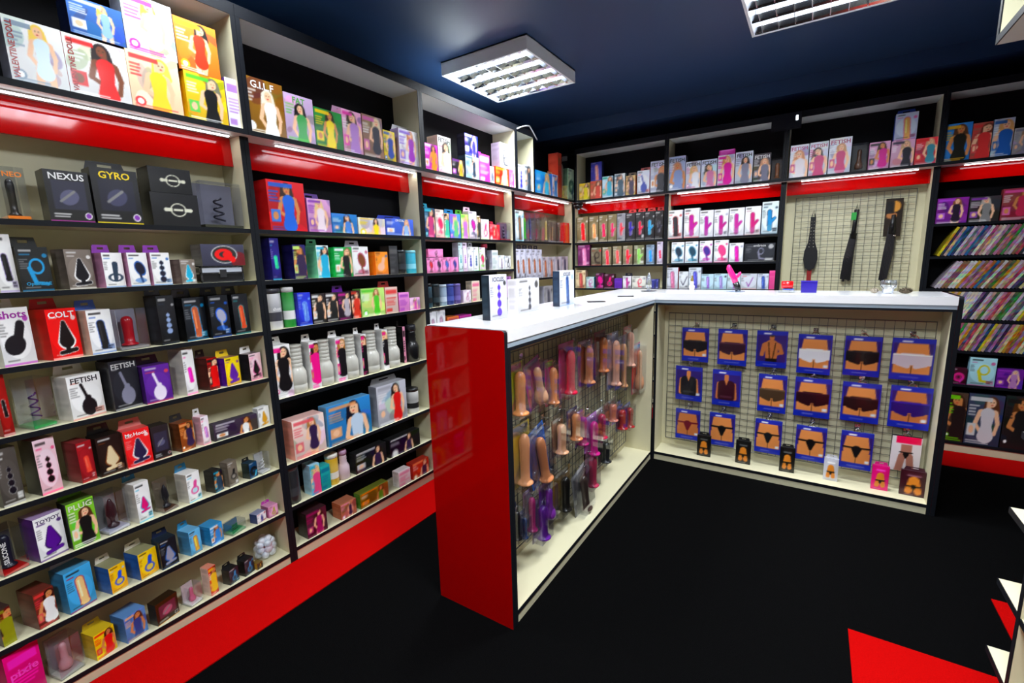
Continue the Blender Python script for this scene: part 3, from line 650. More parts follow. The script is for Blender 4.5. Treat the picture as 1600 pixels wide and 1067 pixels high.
  (2.1398, 2.2481, 0.85, 0.9691, 0.08, 0.0, 'T c8703a 8a3a6a', 'b0602a', '', '', 17),
  (2.2547, 2.3776, 0.85, 0.9642, 0.08, 0.0, 'T a83a8a 6a2a5a', '928', '', '', 18),
 ]),
 ('d1', 'L', -0.012, 'corner left bay first shelf', [
  (2.9452, 3.0647, 1.447, 1.6686, 0.05, 0.0, 'I dde6ee wand 7a5a44 29c', '2a80b8', '', '', 13),
  (3.0762, 3.1469, 1.447, 1.6639, 0.04, 0.0, 'C 6a8a6a 3ac820 555 wand', '', '', '', 7),
  (3.1589, 3.2282, 1.447, 1.6649, 0.04, 0.0, 'C 5a5a7a 2a2a6a 555 wand', '', '', '', 7),
  (3.2428, 3.3914, 1.447, 1.6707, 0.05, 0.0, 'C 7a6a70 4a3038 444 wand', '', '', '', 14),
  (3.4049, 3.4963, 1.447, 1.6612, 0.04, 0.0, 'C a8987a d8b860 556 wand', '', '', '', 8),
  (3.5103, 3.6207, 1.447, 1.62, 0.04, 0.0, 'C 6a5058 3a2438 99a wand', '', '', '', 9),
  (3.6256, 3.7312, 1.447, 1.6209, 0.04, 0.0, 'C 6a5058 3a2438 99a wand', '', '', '', 8),
  (3.7467, 3.847, 1.447, 1.6218, 0.04, 0.0, 'I d82a20 wand e85a2a ec2', 'c22', '', '', 7),
 ]),
 ('d2', 'L', -0.012, 'corner left bay second shelf', [
  (2.9381, 3.0054, 1.16, 1.3886, 0.04, 0.0, 'I d0d0e0 wand a86a4a 445', 'bbc', '334', '', 7),
  (3.0111, 3.0828, 1.16, 1.3892, 0.04, 0.0, 'I d0d0e0 wand a86a4a 445', 'bbc', '334', '', 7),
  (3.0906, 3.1712, 1.16, 1.3897, 0.04, 0.0, 'I d0d0e0 wand a86a4a 445', 'bbc', '334', '', 8),
  (3.1794, 3.2548, 1.16, 1.3883, 0.04, 0.0, 'I d0d0e0 wand a86a4a 445', 'bbc', '334', '', 7),
  (3.2633, 3.3372, 1.16, 1.3868, 0.04, 0.0, 'I d0d0e0 wand a86a4a 445', 'bbc', '334', '', 7),
  (3.3505, 3.4411, 1.16, 1.3281, 0.04, 0.0, 'I c8c0c8 wand a86a4a 667', 'bbc', '', '', 8),
  (3.4503, 3.5546, 1.16, 1.3274, 0.04, 0.0, 'I c8c0c8 wand b8785a 667', 'bbc', '', '', 9),
  (3.5643, 3.6789, 1.16, 1.3288, 0.04, 0.0, 'I c8c0c8 wand 2a2a3a 667', 'bbc', '', '', 9),
  (3.6891, 3.8152, 1.16, 1.3303, 0.04, 0.0, 'I c8c0c8 wand 2a2a4a 667', 'bbc', '', '', 9),
 ]),
 ('d3', 'L', -0.012, 'corner left bay third shelf', [
  (2.9235, 2.9973, 0.87, 1.1365, 0.05, 0.0, 'I 1c1c20 wand b8705a eee', '222', '', '', 8),
  (3.3629, 3.5151, 0.87, 1.0857, 0.05, 0.0, 'I a8a8b0 wand 445 778', '99a', '', '', 13),
 ]),
 ('u1', 'B', 3.878, 'first back cabinet top', [
  (0.0744, 0.1715, 1.812, 1.9534, 0.06, 0.0, 'W c8a850 4a3424 d8c828 0 ec2', 'a83', '', '', 15),
  (0.1782, 0.2818, 1.812, 1.961, 0.06, 0.0, 'W b8684a 5a3424 d89a88 0 c54', '942', '', '', 17),
  (0.2897, 0.3826, 1.812, 1.9861, 0.05, 0.0, 'W b8d8e8 8a5a3a 4ab0c8 0 2a8', '9bc', '', '', 16),
  (0.3978, 0.488, 1.812, 1.9941, 0.05, 0.0, 'W e0e8f0 6a4030 d8a8c8 0 356', '9bc', '', '', 16),
  (0.4954, 0.5759, 1.812, 1.9674, 0.05, 0.0, 'W c8a86a 2a1c18 b8987a 0 864', 'a84', '641', '', 14),
  (0.5928, 0.6922, 1.812, 1.9952, 0.06, 0.0, 'I d8dce8 bottle 3a4a9a d33', 'c22', 'c33', '', 18),
  (0.6992, 0.8227, 1.812, 2.0537, 0.07, 0.0, 'W b8bcd0 b87a5a 2a2a34 1 eee', '445', '', 'FETISH|t', 24),
  (0.1835, 0.2836, 1.9618, 2.1136, 0.05, 0.0, 'I 2a2a8a wand e89a8a 66c', '124', '', '', 17),
 ]),
 ('e1', 'B', 3.911, 'first back bay first shelf', [
  (0.0351, 0.142, 1.447, 1.6733, 0.05, 0.0, 'I 7a6e50 wand d82028 fff', '6a6048', '', '', 17),
  (0.1531, 0.2406, 1.447, 1.6708, 0.05, 0.0, 'I 7a6e50 wand e8a068 fff', '6a6048', '', '', 14),
  (0.246, 0.3262, 1.447, 1.6724, 0.05, 0.0, 'I 7a6e50 wand d82058 fff', '6a6048', '', '', 13),
  (0.3314, 0.4072, 1.447, 1.6731, 0.05, 0.0, 'I 7a6e50 rabbit d82a6a fff', '6a6048', '', '', 13),
  (0.4124, 0.4839, 1.447, 1.6752, 0.05, 0.0, 'I 8a8a90 rabbit d83a4a eee', '778', '', '', 12),
  (0.4915, 0.569, 1.447, 1.6726, 0.05, 0.0, 'I 141416 rabbit 3a2a9a fff', '111', 'c22', '', 13),
  (0.574, 0.6473, 1.447, 1.6743, 0.05, 0.0, 'I 141416 rabbit d0204a fff', '111', 'c22', '', 13),
  (0.6521, 0.731, 1.447, 1.6738, 0.05, 0.0, 'I 141416 rabbit 2a9ac8 fff', '111', 'c22', '', 14),
  (0.7357, 0.7988, 1.447, 1.6728, 0.05, 0.0, 'I 141416 rabbit 1a1a2a fff', '111', 'c22', '', 12),
 ]),
 ('e2', 'B', 3.911, 'first back bay second shelf', [
  (0.0427, 0.1587, 1.243, 1.4252, 0.05, 0.0, 'I 6a2a5a wand e898c0 c7a', '4a1c40', '', '', 18),
  (0.1726, 0.2686, 1.243, 1.3982, 0.05, 0.0, 'I 6a6250 curl 2a1c1c d33', '5a5244', '', '', 15),
  (0.2794, 0.3621, 1.243, 1.3989, 0.05, 0.0, 'I 7a7058 wand d83a4a fff', '5a5244', '', '', 13),
  (0.3753, 0.4534, 1.243, 1.4024, 0.05, 0.0, 'I 7a7058 wand d85a5a fff', '5a5244', '', '', 13),
  (0.4663, 0.55, 1.243, 1.4035, 0.05, 0.0, 'I 7a7058 rabbit d8203a fff', '5a5244', '', '', 14),
  (0.5626, 0.6491, 1.243, 1.4031, 0.05, 0.0, 'I 6a6a50 rabbit 8ac860 fff', '5a5244', '', '', 15),
  (0.6685, 0.7335, 1.243, 1.4021, 0.05, 0.0, 'I 7a8a9a wand 2a8ad8 def', '567', '', '', 12),
  (0.7573, 0.8043, 1.243, 1.4239, 0.05, 0.0, 'I b8b0c0 wand c8305a eee', '98a', '', '', 9),
 ]),
 ('e3', 'B', 3.911, 'first back bay third shelf', [
  (0.0215, 0.1164, 1.04, 1.2005, 0.05, 0.0, 'I d8c8a8 wand b85a5a 853', 'b98', '', '', 14),
  (0.1249, 0.2007, 1.04, 1.1407, 0.05, 0.0, 'I c0d0d0 curl b84a9a 29a', '2a9ac0', '', '', 12),
  (0.2174, 0.2914, 1.04, 1.1747, 0.05, 0.0, 'I 3a1c30 bulb d02a8a d3a', '311', '', '', 12),
  (0.2982, 0.3878, 1.04, 1.165, 0.05, 0.0, 'I 3a1028 ring d8207a fff', '311', '', '', 15),
  (0.3931, 0.4612, 1.04, 1.1265, 0.05, 0.0, 'T 6a3aa8 538', '538', '', '', 11),
  (0.469, 0.5433, 1.04, 1.1447, 0.05, 0.0, 'I d8d4dc rabbit c04a9a 334', '111', '112', '', 13),
  (0.5509, 0.6705, 1.04, 1.1441, 0.05, 0.0, 'I d0d0c8 curl c82a4a 889', 'bbb', '', '', 21),
  (0.7167, 0.7743, 1.04, 1.1189, 0.05, 0.0, 'I 34387a beads 223 99c', '225', '', '', 10),
 ]),
 ('u2', 'B', 3.878, 'second back cabinet top', [
  (0.8451, 0.9699, 1.812, 2.0663, 0.07, 0.0, 'W a8b4d0 b88a78 8a9ac0 1 eee', '445', '', 'FETISH|t', 25),
  (0.9742, 1.0798, 1.812, 2.0135, 0.06, 0.0, 'W d0d4e4 d8b880 f0f0f4 0 c8a', '99b', '', 'FETISH|t', 22),
  (1.0861, 1.1962, 1.812, 2.012, 0.06, 0.0, 'W c8d0e4 1c1818 c8a898 0 c8a', '99b', '', 'FETISH|t', 24),
  (1.2022, 1.3162, 1.812, 2.0268, 0.06, 0.0, 'W e0d8e4 c89a60 c87a4a 0 d02a9a', 'a28', '', '', 26),
  (1.322, 1.4356, 1.812, 2.0329, 0.06, 0.0, 'W d0d4e0 2a1c18 c8a088 0 889', '889', '', 'FETISH|t', 27),
  (1.4411, 1.5486, 1.812, 2.003, 0.06, 0.0, 'W 4a4448 c89878 c8a098 0 778', '222', '', 'FETISH|t', 26),
  (1.5522, 1.6299, 1.812, 1.9582, 0.06, 0.0, 'C 3a2c24 8a5a3c 222 wand', '', '', '', 19),
  (1.2074, 1.3141, 2.0276, 2.0636, 0.05, 0.0, 'T c83aa0 fcf', 'a28', '', '', 24),
 ]),
 ('f1', 'B', 3.911, 'second back bay first shelf', [
  (0.8404, 0.9509, 1.442, 1.6643, 0.05, 0.0, 'I e8ecf0 wand 2a2a30 b33', 'ccd', '', '', 22),
  (0.9663, 1.0792, 1.442, 1.6684, 0.05, 0.0, 'I e8e8f0 rabbit b8209a a33', 'ccd', '', '', 23),
  (1.0835, 1.1823, 1.442, 1.6445, 0.05, 0.0, 'I eceef4 rabbit b0289a aab', 'ccd', '', '', 21),
  (1.1885, 1.2881, 1.442, 1.6435, 0.05, 0.0, 'I eceef4 rabbit b8288a aab', 'ccd', '', '', 22),
  (1.2942, 1.3965, 1.442, 1.6453, 0.05, 0.0, 'I eceef4 rabbit c03a9a aab', 'ccd', '', '', 23),
  (1.4023, 1.505, 1.442, 1.6465, 0.05, 0.0, 'I eceef4 rabbit c0207a a88', 'ccd', '', '', 24),
  (1.5125, 1.6154, 1.442, 1.6705, 0.05, 0.0, 'I d8e8f0 rabbit 1c8ac0 234', 'bcd', '', '', 25),
 ]),
 ('f2', 'B', 3.911, 'second back bay second shelf', [
  (0.8759, 0.973, 1.246, 1.4126, 0.05, 0.0, 'I e4e8ee bulb 2a3a4a 4a8aa8', 'ccd', '', '', 19),
  (0.9819, 1.0782, 1.246, 1.4134, 0.05, 0.0, 'I e4e8ee bulb 2a4a5a 3a8aa8', 'ccd', '', '', 19),
  (1.0911, 1.1844, 1.246, 1.4138, 0.05, 0.0, 'I e4e8ee bulb 4a3a8a b03a9a', 'ccd', '', '', 19),
  (1.1969, 1.2974, 1.246, 1.4143, 0.05, 0.0, 'I e4e8ee bulb d8508a d03a7a', 'ccd', '', '', 22),
  (1.3055, 1.4008, 1.246, 1.3876, 0.05, 0.0, 'I e4e6ea wand c8289a 99a', 'ccd', '', '', 21),
  (1.4105, 1.609, 1.246, 1.3775, 0.05, 0.0, 'I 24262c curl 889 ccc', '111', '', 'embrace|t', 47),
 ]),
 ('f3', 'B', 3.911, 'second back bay third shelf', [
  (0.8378, 0.9322, 1.04, 1.2116, 0.05, 0.0, 'I c8ccd4 wand c07a98 889', 'a23', '', '', 18),
  (0.9406, 1.012, 1.04, 1.178, 0.05, 0.0, 'I d0d4d8 check 445 889', 'aab', '', '', 14),
  (1.016, 1.1084, 1.04, 1.2085, 0.05, 0.0, 'I c8d0d8 wand 5a5ab0 889', 'aab', '', '', 18),
  (1.1124, 1.2035, 1.04, 1.1552, 0.05, 0.0, 'I b8d0dc wand 9a7ac0 8bc', '9ab', '', '', 19),
  (1.2074, 1.2985, 1.04, 1.1577, 0.05, 0.0, 'I b8d0dc wand 9a8ac0 8bc', '9ab', '', '', 19),
  (1.3022, 1.3938, 1.04, 1.1567, 0.05, 0.0, 'I c0d0d8 wand 9a6aa8 8bc', '9ab', '', '', 20),
  (1.3968, 1.504, 1.04, 1.1558, 0.05, 0.0, 'I c4c8d0 check 8a4a9a b33', 'aab', '', '', 24),
  (1.5076, 1.5816, 1.04, 1.1547, 0.05, 0.0, 'I c4ccd8 wand 445a9a 889', 'aab', '', '', 17),
  (1.585, 1.6247, 1.04, 1.1764, 0.04, 0.0, 'T d05a90 c48', 'b48', '', '', 9),
 ]),
 ('u3', 'B', 3.878, 'third back cabinet top', [
  (1.6668, 1.7733, 1.812, 2.0273, 0.06, 0.0, 'W d8d8e4 c88a60 e0d8dc 0 b47', '889', '', 'FETISH|t', 28),
  (1.7788, 1.8831, 1.812, 2.029, 0.06, 0.0, 'W d4d8e8 2a1c18 c8a898 0 b47', '889', '', 'FETISH|t', 28),
  (1.8885, 2.0096, 1.812, 2.0374, 0.06, 0.0, 'W d4d8e8 c89870 d8c8c8 0 b47', '36a', '', 'FETISH|t', 34),
  (2.0148, 2.0976, 1.812, 1.9876, 0.07, 0.0, 'C 2a2a26 6a4a34 222 blob', '', '', '', 24),
  (2.1042, 2.2085, 1.812, 1.9787, 0.06, 0.0, 'W d0a0c0 3a2418 c0208a 1 222', 'a48', '', '', 32),
  (2.2149, 2.3273, 1.812, 1.9713, 0.06, 0.0, 'W d0a8c0 c8a888 2a2a34 0 334', 'a7a', '', '', 36),
  (2.3318, 2.4409, 1.812, 1.9671, 0.06, 0.0, 'W c8404a d8a888 4a8a9a 0 c33', 'a23', '', '', 36),
  (2.2212, 2.3289, 1.9721, 2.129, 0.06, 0.0, 'I c8d4f0 wand e8b870 d6a', '2a4ab0', '24a', '', 35),
 ]),
 ('u4', 'B', 3.878, 'right back cabinet top', [
  (2.4628, 2.579, 1.812, 2.0256, 0.06, 0.0, 'W 3a80c0 5a3a20 1c1a10 1 e0b030', '26a', '', '', 41),
  (2.5818, 2.6648, 1.812, 2.0121, 0.06, 0.0, 'W a85a50 6a3428 c8888a 0 c44', '833', '', '', 30),
  (2.6689, 2.7529, 1.812, 2.0186, 0.06, 0.0, 'W b8c0d0 d8a870 d8c0b0 0 36a', '58a', '', '', 32),
  (2.7568, 2.8379, 1.812, 1.9557, 0.06, 0.0, 'W a8a8a8 a88a70 c8a898 0 889', '777', '', '', 32),
 ]),
 ('g1', 'B', 3.911, 'right back bay first shelf', [
  (2.4691, 2.6126, 1.452, 1.6026, 0.04, 0.0, 'W 7a2a8a 8a5a40 2a1c30 0 a5c', '518', '', '', 49),
  (2.6183, 2.7499, 1.452, 1.5979, 0.04, 0.0, 'W 3a3438 b8b0a8 888 0 84a', '222', '', '', 48),
  (2.7553, 2.8877, 1.452, 1.6302, 0.04, 0.0, 'W 8a3a4a 8a5a30 b83a5a 1 d6a', '622', '', '', 51),
 ]),
 ('g6', 'B', 3.911, 'right back bay sixth shelf', [
  (2.6309, 2.7116, 0.45, 0.5523, 0.04, 0.0, 'I 3a1424 coil d03a8a c4a', '312', '', '', 27),
  (2.7179, 2.8383, 0.45, 0.6269, 0.04, 0.0, 'I a8d0d8 curl c8c030 c4548a', '9bc', '', '', 42),
  (2.8442, 2.9591, 0.45, 0.5669, 0.04, 0.0, 'W 6a2a8a c8a8b8 b888b8 0 94b', '528', '', '', 42),
 ]),
 ('g7', 'B', 3.911, 'right back bay bottom shelf', [
  (2.6423, 2.7336, 0.068, 0.3928, 0.04, 0.0, 'W 4a3a30 3a2418 2a2020 1 7c2', '222', '', '', 29),
  (2.7378, 2.8973, 0.068, 0.3966, 0.04, 0.0, 'W 3a4258 5a3a28 d8d4d8 0 ddd', '223', '', '', 54),
  (2.9034, 3.0249, 0.068, 0.4044, 0.04, 0.0, 'W 2a2426 5a3a20 8a2a2a 1 222', '222', '', '', 44),
 ]),
]
HANG_B = [
  (1.193, 1.349, 0.648, 0.86, 'shorts 1c1c22', 'black shorts pack'),
  (1.402, 1.56, 0.645, 0.864, 'shorts 3a2030', 'dark red sheer shorts pack'),
  (1.609, 1.763, 0.653, 0.866, 'strap c8884a', 'brown strap harness pack with man'),
  (1.814, 1.97, 0.637, 0.857, 'shorts eeeef4', 'white shorts pack'),
  (2.025, 2.179, 0.648, 0.861, 'shorts 15151a', 'glossy black shorts pack'),
  (2.219, 2.384, 0.648, 0.863, 'shorts d8ccd8', 'white striped shorts pack'),
  (1.162, 1.322, 0.391, 0.613, 'vest 1c1c24', 'black police vest pack'),
  (1.382, 1.539, 0.388, 0.612, 'vest 3a1424', 'dark red shirt pack'),
  (1.632, 1.776, 0.386, 0.611, 'shorts 4a3a2c', 'olive sheer shorts pack'),
  (1.815, 1.985, 0.388, 0.614, 'shorts 2a0c18', 'wine shorts pack'),
  (2.033, 2.197, 0.396, 0.612, 'shorts 2a1418', 'black leather look shorts pack'),
  (2.235, 2.397, 0.396, 0.617, 'shorts 2a1a6a', 'shiny purple shorts pack'),
  (1.17, 1.319, 0.13, 0.33, 'brief 6a1c30', 'red brief pack'),
  (1.375, 1.519, 0.127, 0.337, 'brief 121216', 'black brief pack with chain'),
  (1.63, 1.768, 0.131, 0.337, 'brief 1a1c20', 'plain black brief pack'),
  (1.838, 1.983, 0.13, 0.334, 'brief 0c0c10', 'black string brief pack'),
  (2.047, 2.188, 0.129, 0.34, 'brief 141418', 'black pouch brief pack'),
  (2.261, 2.381, 0.164, 0.354, 'pink 111114', 'white and pink brief pack'),
]

STAND_B = [
  (1.314, 1.394, 0.053, 0.189, 'sm 111', 'small black pack'),
  (1.536, 1.617, 0.053, 0.197, 'sm 111', 'small black pack'),
  (1.767, 1.842, 0.048, 0.201, 'sm 111', 'small black pack'),
  (1.98, 2.046, 0.045, 0.181, 'sm c8c8d0', 'small clear pack'),
  (2.191, 2.262, 0.04, 0.187, 'sm d0187a', 'small pink pack'),
  (2.308, 2.414, 0.031, 0.188, 'sm 3a1420', 'dark brown box'),
]

HANG_A = [
  (1.33, 1.429, 0.728, 0.93, 'wand', 'd8884a', 'b8c840 a03a6a', 0, 'tan'),
  (1.48, 1.601, 0.727, 0.924, 'bulb', 'c89878', 'b02a8a 667', -14, 'beige'),
  (1.601, 1.676, 0.682, 0.878, 'wand', 'd88a5a', 'd02a8a 8b3', 0, 'orange'),
  (1.727, 1.873, 0.696, 0.94, 'wand', 'c8103a', 'a04a7a 825', 0, 'crimson'),
  (1.909, 2.097, 0.688, 0.914, 'wand', 'c07a50', '7a2a1c 412', 0, 'brown'),
  (2.113, 2.256, 0.698, 0.926, 'wand', 'b86a3a', '7a1420 411', 0, 'copper'),
  (2.285, 2.448, 0.592, 0.903, 'wand', 'd8a088', '888890 556', 0, 'pale pink'),
  (2.453, 2.529, 0.541, 0.859, 'wand', 'c89060', '888 555', 0, 'tan'),
  (2.534, 2.676, 0.637, 0.896, 'wand', 'd8a088', '999 b22', 0, 'pale'),
  (2.682, 2.882, 0.461, 0.774, 'bulb', 'c8906a', 'c02028 2a5a8a', 0, 'large beige'),
  (1.329, 1.469, 0.43, 0.683, 'wand', 'e8a070', 'c8b020 223', 0, 'peach'),
  (1.488, 1.639, 0.389, 0.643, 'wand', 'd88a5a', '1c6ab8 124', -14, 'peach'),
  (1.655, 1.759, 0.456, 0.619, 'wand', 'd8a078', '6a4a3a 332', 0, 'beige'),
  (1.799, 1.909, 0.456, 0.611, 'wand', 'd0804a', '2a2a5a 223', 0, 'orange tan'),
  (1.888, 1.974, 0.389, 0.565, 'wand', 'b0186a', '9a7ab8 858', 0, 'dark magenta'),
  (1.99, 2.14, 0.309, 0.525, 'wand', 'c81c80', '9a7ab8 858', 0, 'magenta'),
  (2.108, 2.226, 0.352, 0.515, 'wand', 'c01040', 'a8a8a8 888', 0, 'crimson'),
  (2.234, 2.415, 0.387, 0.509, 'wand', 'c87868', '7a5a58 665', 0, 'rose'),
  (2.431, 2.535, 0.311, 0.454, 'wand', 'a81c1c', '4a5a8a 335', 0, 'red'),
  (2.549, 2.67, 0.267, 0.419, 'wand', 'a81c1c', '4a5a8a 335', 0, 'red'),
  (2.167, 2.285, 0.179, 0.319, 'wand', '1c2024', '555 333', 0, 'black'),
  (1.99, 2.11, 0.145, 0.344, 'wand', 'c03a5a', 'a89aa0 888', 0, 'clear red'),
  (1.889, 2.049, 0.057, 0.298, 'wand', '4a3a34', '888 666', -12, 'smoky brown'),
  (1.636, 1.845, 0.135, 0.339, 'wand', '16140f', '8a6a1c 332', 0, 'black and gold'),
  (1.537, 1.633, 0.203, 0.375, 'bulb', '6a2a8a', '5a2a7a 415', 0, 'purple'),
  (1.478, 1.588, 0.128, 0.309, 'wand', '5a1c8a', 'a8a0b0 98a', 0, 'violet'),
  (1.411, 1.476, 0.196, 0.378, 'wand', 'a02a6a', 'a8a0b0 98a', 0, 'plum'),
  (1.364, 1.407, 0.228, 0.334, 'wand', '1c3a6a', '889 556', 0, 'navy'),
  (1.302, 1.362, 0.239, 0.38, 'wand', '15151a', '667 334', 0, 'black'),
]

# ================================================================== the room
XL, XR, YF, YB, ZCEIL = -0.58, 3.45, -2.3, 4.52, 2.475
def struct(name, mb, mat): return tag(mb.build(name, mat), kind='structure')
struct('floor', MB().box(XL, XR, YF, YB, -0.05, 0.0), M['carpet'])
struct('ceiling', MB().box(XL, XR, YF, YB, ZCEIL, ZCEIL+0.05), M['ceiling'])
struct('wall_left', MB().box(XL-0.06, XL, YF, YB, -0.05, ZCEIL+0.05), M['wall'])
struct('wall_back', MB().box(XL-0.06, XR+0.06, YB, YB+0.06, -0.05, ZCEIL+0.05), M['wall'])
struct('wall_right', MB().box(XR, XR+0.06, YF, YB, -0.05, ZCEIL+0.05), M['wall'])
struct('wall_front', MB().box(XL-0.06, XR+0.06, YF-0.06, YF, -0.05, ZCEIL+0.05), M['wall'])
struct('trim_1', MB().box(XL+0.001, XR-0.001, 3.90, YB-0.001, 2.37, ZCEIL-0.001), M['ceiling'])      # boxed-in beam along the back wall
struct('trim_2', MB().box(0.0, 0.265, YF+0.01, 3.62, 0.0, 0.004), M['carpet_red'])
struct('trim_3', MB().box(0.0, XR-0.01, 3.62, 3.8995, 0.0, 0.004), M['carpet_red'])
struct('trim_4', MB().box(2.045, 2.50, YF+0.01, 1.80, 0.0, 0.004), M['carpet_red'])
struct('trim_5', MB().box(2.50, XR-0.01, YF+0.01, 2.24, 0.0, 0.004), M['carpet_red'])

# ================================================================== ceiling luminaires
def luminaire(x, y, label, dim=1.0):
    z0 = 2.40; z1 = ZCEIL; h = 0.297
    root = tag(empty('ceiling_luminaire', (x, y, z0)), label, 'ceiling light', 'square louvre ceiling lights')
    b = MB(); H = z1-z0-0.001
    b.box(-h, h, -h, -h+.012, 0, H).box(-h, h, h-.012, h, 0, H).box(-h, -h+.012, -h+.012, h-.012, 0, H).box(h-.012, h, -h+.012, h-.012, 0, H).box(-h, h, -h, h, H-.006, H)
    b.build('housing', M['enamel'], root)
    MB().box(-h+.013, h-.013, -h+.013, h-.013, H-.010, H-.007).build('reflector', M['mirror'], root)
    i = h-.014
    for k in range(5):        # curved long blades between the tubes (tubes run along Y... seen as rows)
        yy = -i+2*i*k/4
        bl = MB()
        prof = [(-.014, 0.034), (-.006, 0.012), (0, 0.002), (.006, 0.012), (.014, 0.034)]
        if k == 0: prof = [(0, .002), (.006, .012), (.014, .034)]
        if k == 4: prof = [(-.014, .034), (-.006, .012), (0, .002)]
        for p, q in zip(prof, prof[1:]):
            bl.quad([(-i, yy+p[0], p[1]), (i, yy+p[0], p[1]), (i, yy+q[0], q[1]), (-i, yy+q[0], q[1])])
        bl.build('louvre_blade', M['mirror'], root, True)
    for k in range(8):
        xx = -i+2*i*(k+.5)/8
        MB().box(xx-.0015, xx+.0015, -i, i, 0.004, 0.032).build('cross_blade', M['mirror'], root)
    for k in range(4):
        yy = -i+2*i*(k+.5)/4
        MB().tube([(-i+.01, yy, .048), (i-.01, yy, .048)], .008, 10).build('fluorescent_tube', M['tube'], root, True)
    ld = bpy.data.lights.new('luminaire_light', 'AREA'); ld.shape = 'SQUARE'; ld.size = 0.54; ld.energy = LAMP_W*dim; ld.spread = math.radians(155); ld.color = (0.90, 0.95, 1.0)
    lo = bpy.data.objects.new('luminaire_light', ld); COL.objects.link(lo); lo.parent = root; lo.location = (0, 0, -0.004)
luminaire(0.21, 2.585, 'square white ceiling light with mirrored louvre grid above the left shelves')
luminaire(1.805, 2.585, 'bright square louvre ceiling light cut by the top edge above the counter')
luminaire(1.805, 0.85, 'square louvre ceiling light reflected in the red fascia panel')
luminaire(0.21, 0.85, 'added unseen louvre ceiling light over the nearest left bay', 0.3)  # assumed lamp out of view, added to brighten the near shelves
luminaire(1.805, -0.90, 'added unseen louvre ceiling light behind the viewer')  # guessed lamp, never in view, added to light the space behind the camera

# ================================================================== shelving
T = 0.016
def sheared_fascia(root, W, z0, z1):
    b = MB(); b.box(-W/2+T+.001, W/2-T-.001, .066, .078, z0, z1)
    b.v = [(x, y+(.004 if z > (z0+z1)/2 else 0), z) for x, y, z in b.v]
    b.build('fascia_panel', M['red'], root)
def shelving(run, a0, a1, pl, levels, label, back='backblack', side='cream', fz=1.69, top=1.794, depth=0.16, far_cream=False, shelfmat='cream', fascia=True, uprights=(1, 1)):
    W = a1-a0-.001
    root = tag(empty('shelving_unit', place(run, (a0+a1)/2, pl, 0), RZ[run]), label, 'shelf unit', 'wall shelving bays')
    for s in (-1, 1):
        if not uprights[(s+1)//2]: continue
        x0, x1 = (-W/2, -W/2+T) if s < 0 else (W/2-T, W/2)
        p = MB().box(x0, x1, .002, depth, 0, top).build('side_panel', M[side], root)
        MB().box(x0, x1, 0, .002, 0, top).build('edge_band', M['cream' if (far_cream and s > 0) else 'black'], p)
    MB().box(-W/2+T, W/2-T, depth-.006, depth, 0, top).build('back_panel', M[back], root)
    for z in levels:
        s = MB().box(-W/2+T, W/2-T, .004, depth-.007, z-T, z).build('shelf', M[shelfmat], root)
        MB().box(-W/2+T, W/2-T, .002, .004, z-T, z).build('edge_band', M['black'], s)
    zk = min(levels)-T if levels else 0
    if zk > 0.01: MB().box(-W/2+T, W/2-T, .006, .022, 0, zk).build('kick_board', M['cream'], root)
    if fascia: sheared_fascia(root, W, fz, top)
    return root
YU = [0.063, 1.0134, 1.9565, 2.908, 3.888]
XV = [0.004, 0.8274, 1.6387, 2.4482, 3.26]
YBK = 3.8995
L1 = [1.451, 1.251, 1.045, .851, .65, .45, .247, .05]
L2 = [1.451, 1.248, 1.044, .748, .45, .255, .06]
L3 = [1.449, 1.244, 1.042, .85, .65, .45, .25, .05]
shelving('L', YU[0], YU[1], 0, L1, 'nearest left shelving bay with cream back and eight rows of cartons', back='cream')
shelving('L', YU[1], YU[2], 0, L2, 'second left shelving bay with black back holding translucent cups')
shelving('L', YU[2], YU[3], 0, L3, 'third left shelving bay partly hidden behind the white counter')
shelving('L', YU[3], YU[4], 0, [1.447, 1.16, .87, .58, .3, .05], 'last left shelving bay in the room corner', back='cream', far_cream=True)
shelving('B', XV[0], XV[1], YBK, [1.447, 1.243, 1.04, .85, .65, .45, .25, .05], 'back shelving bay beside the corner with rows of taupe and black cartons', back='cream', fz=1.706)
shelving('B', XV[1], XV[2], YBK, [1.442, 1.246, 1.04, .85, .65, .45, .25, .05], 'back shelving bay with rows of white cartons', fz=1.706)
shelving('B', XV[2], XV[3], YBK, [.85, .45, .05], 'back bay with cream back board and wire grid', back='cream', fz=1.706)
shelving('B', XV[3], XV[4], YBK, [1.452, 1.253, 1.053, .862, .665, .45, .068], 'black right back bay filled with rows of leaning film cases', side='black', fz=1.706, shelfmat='black')

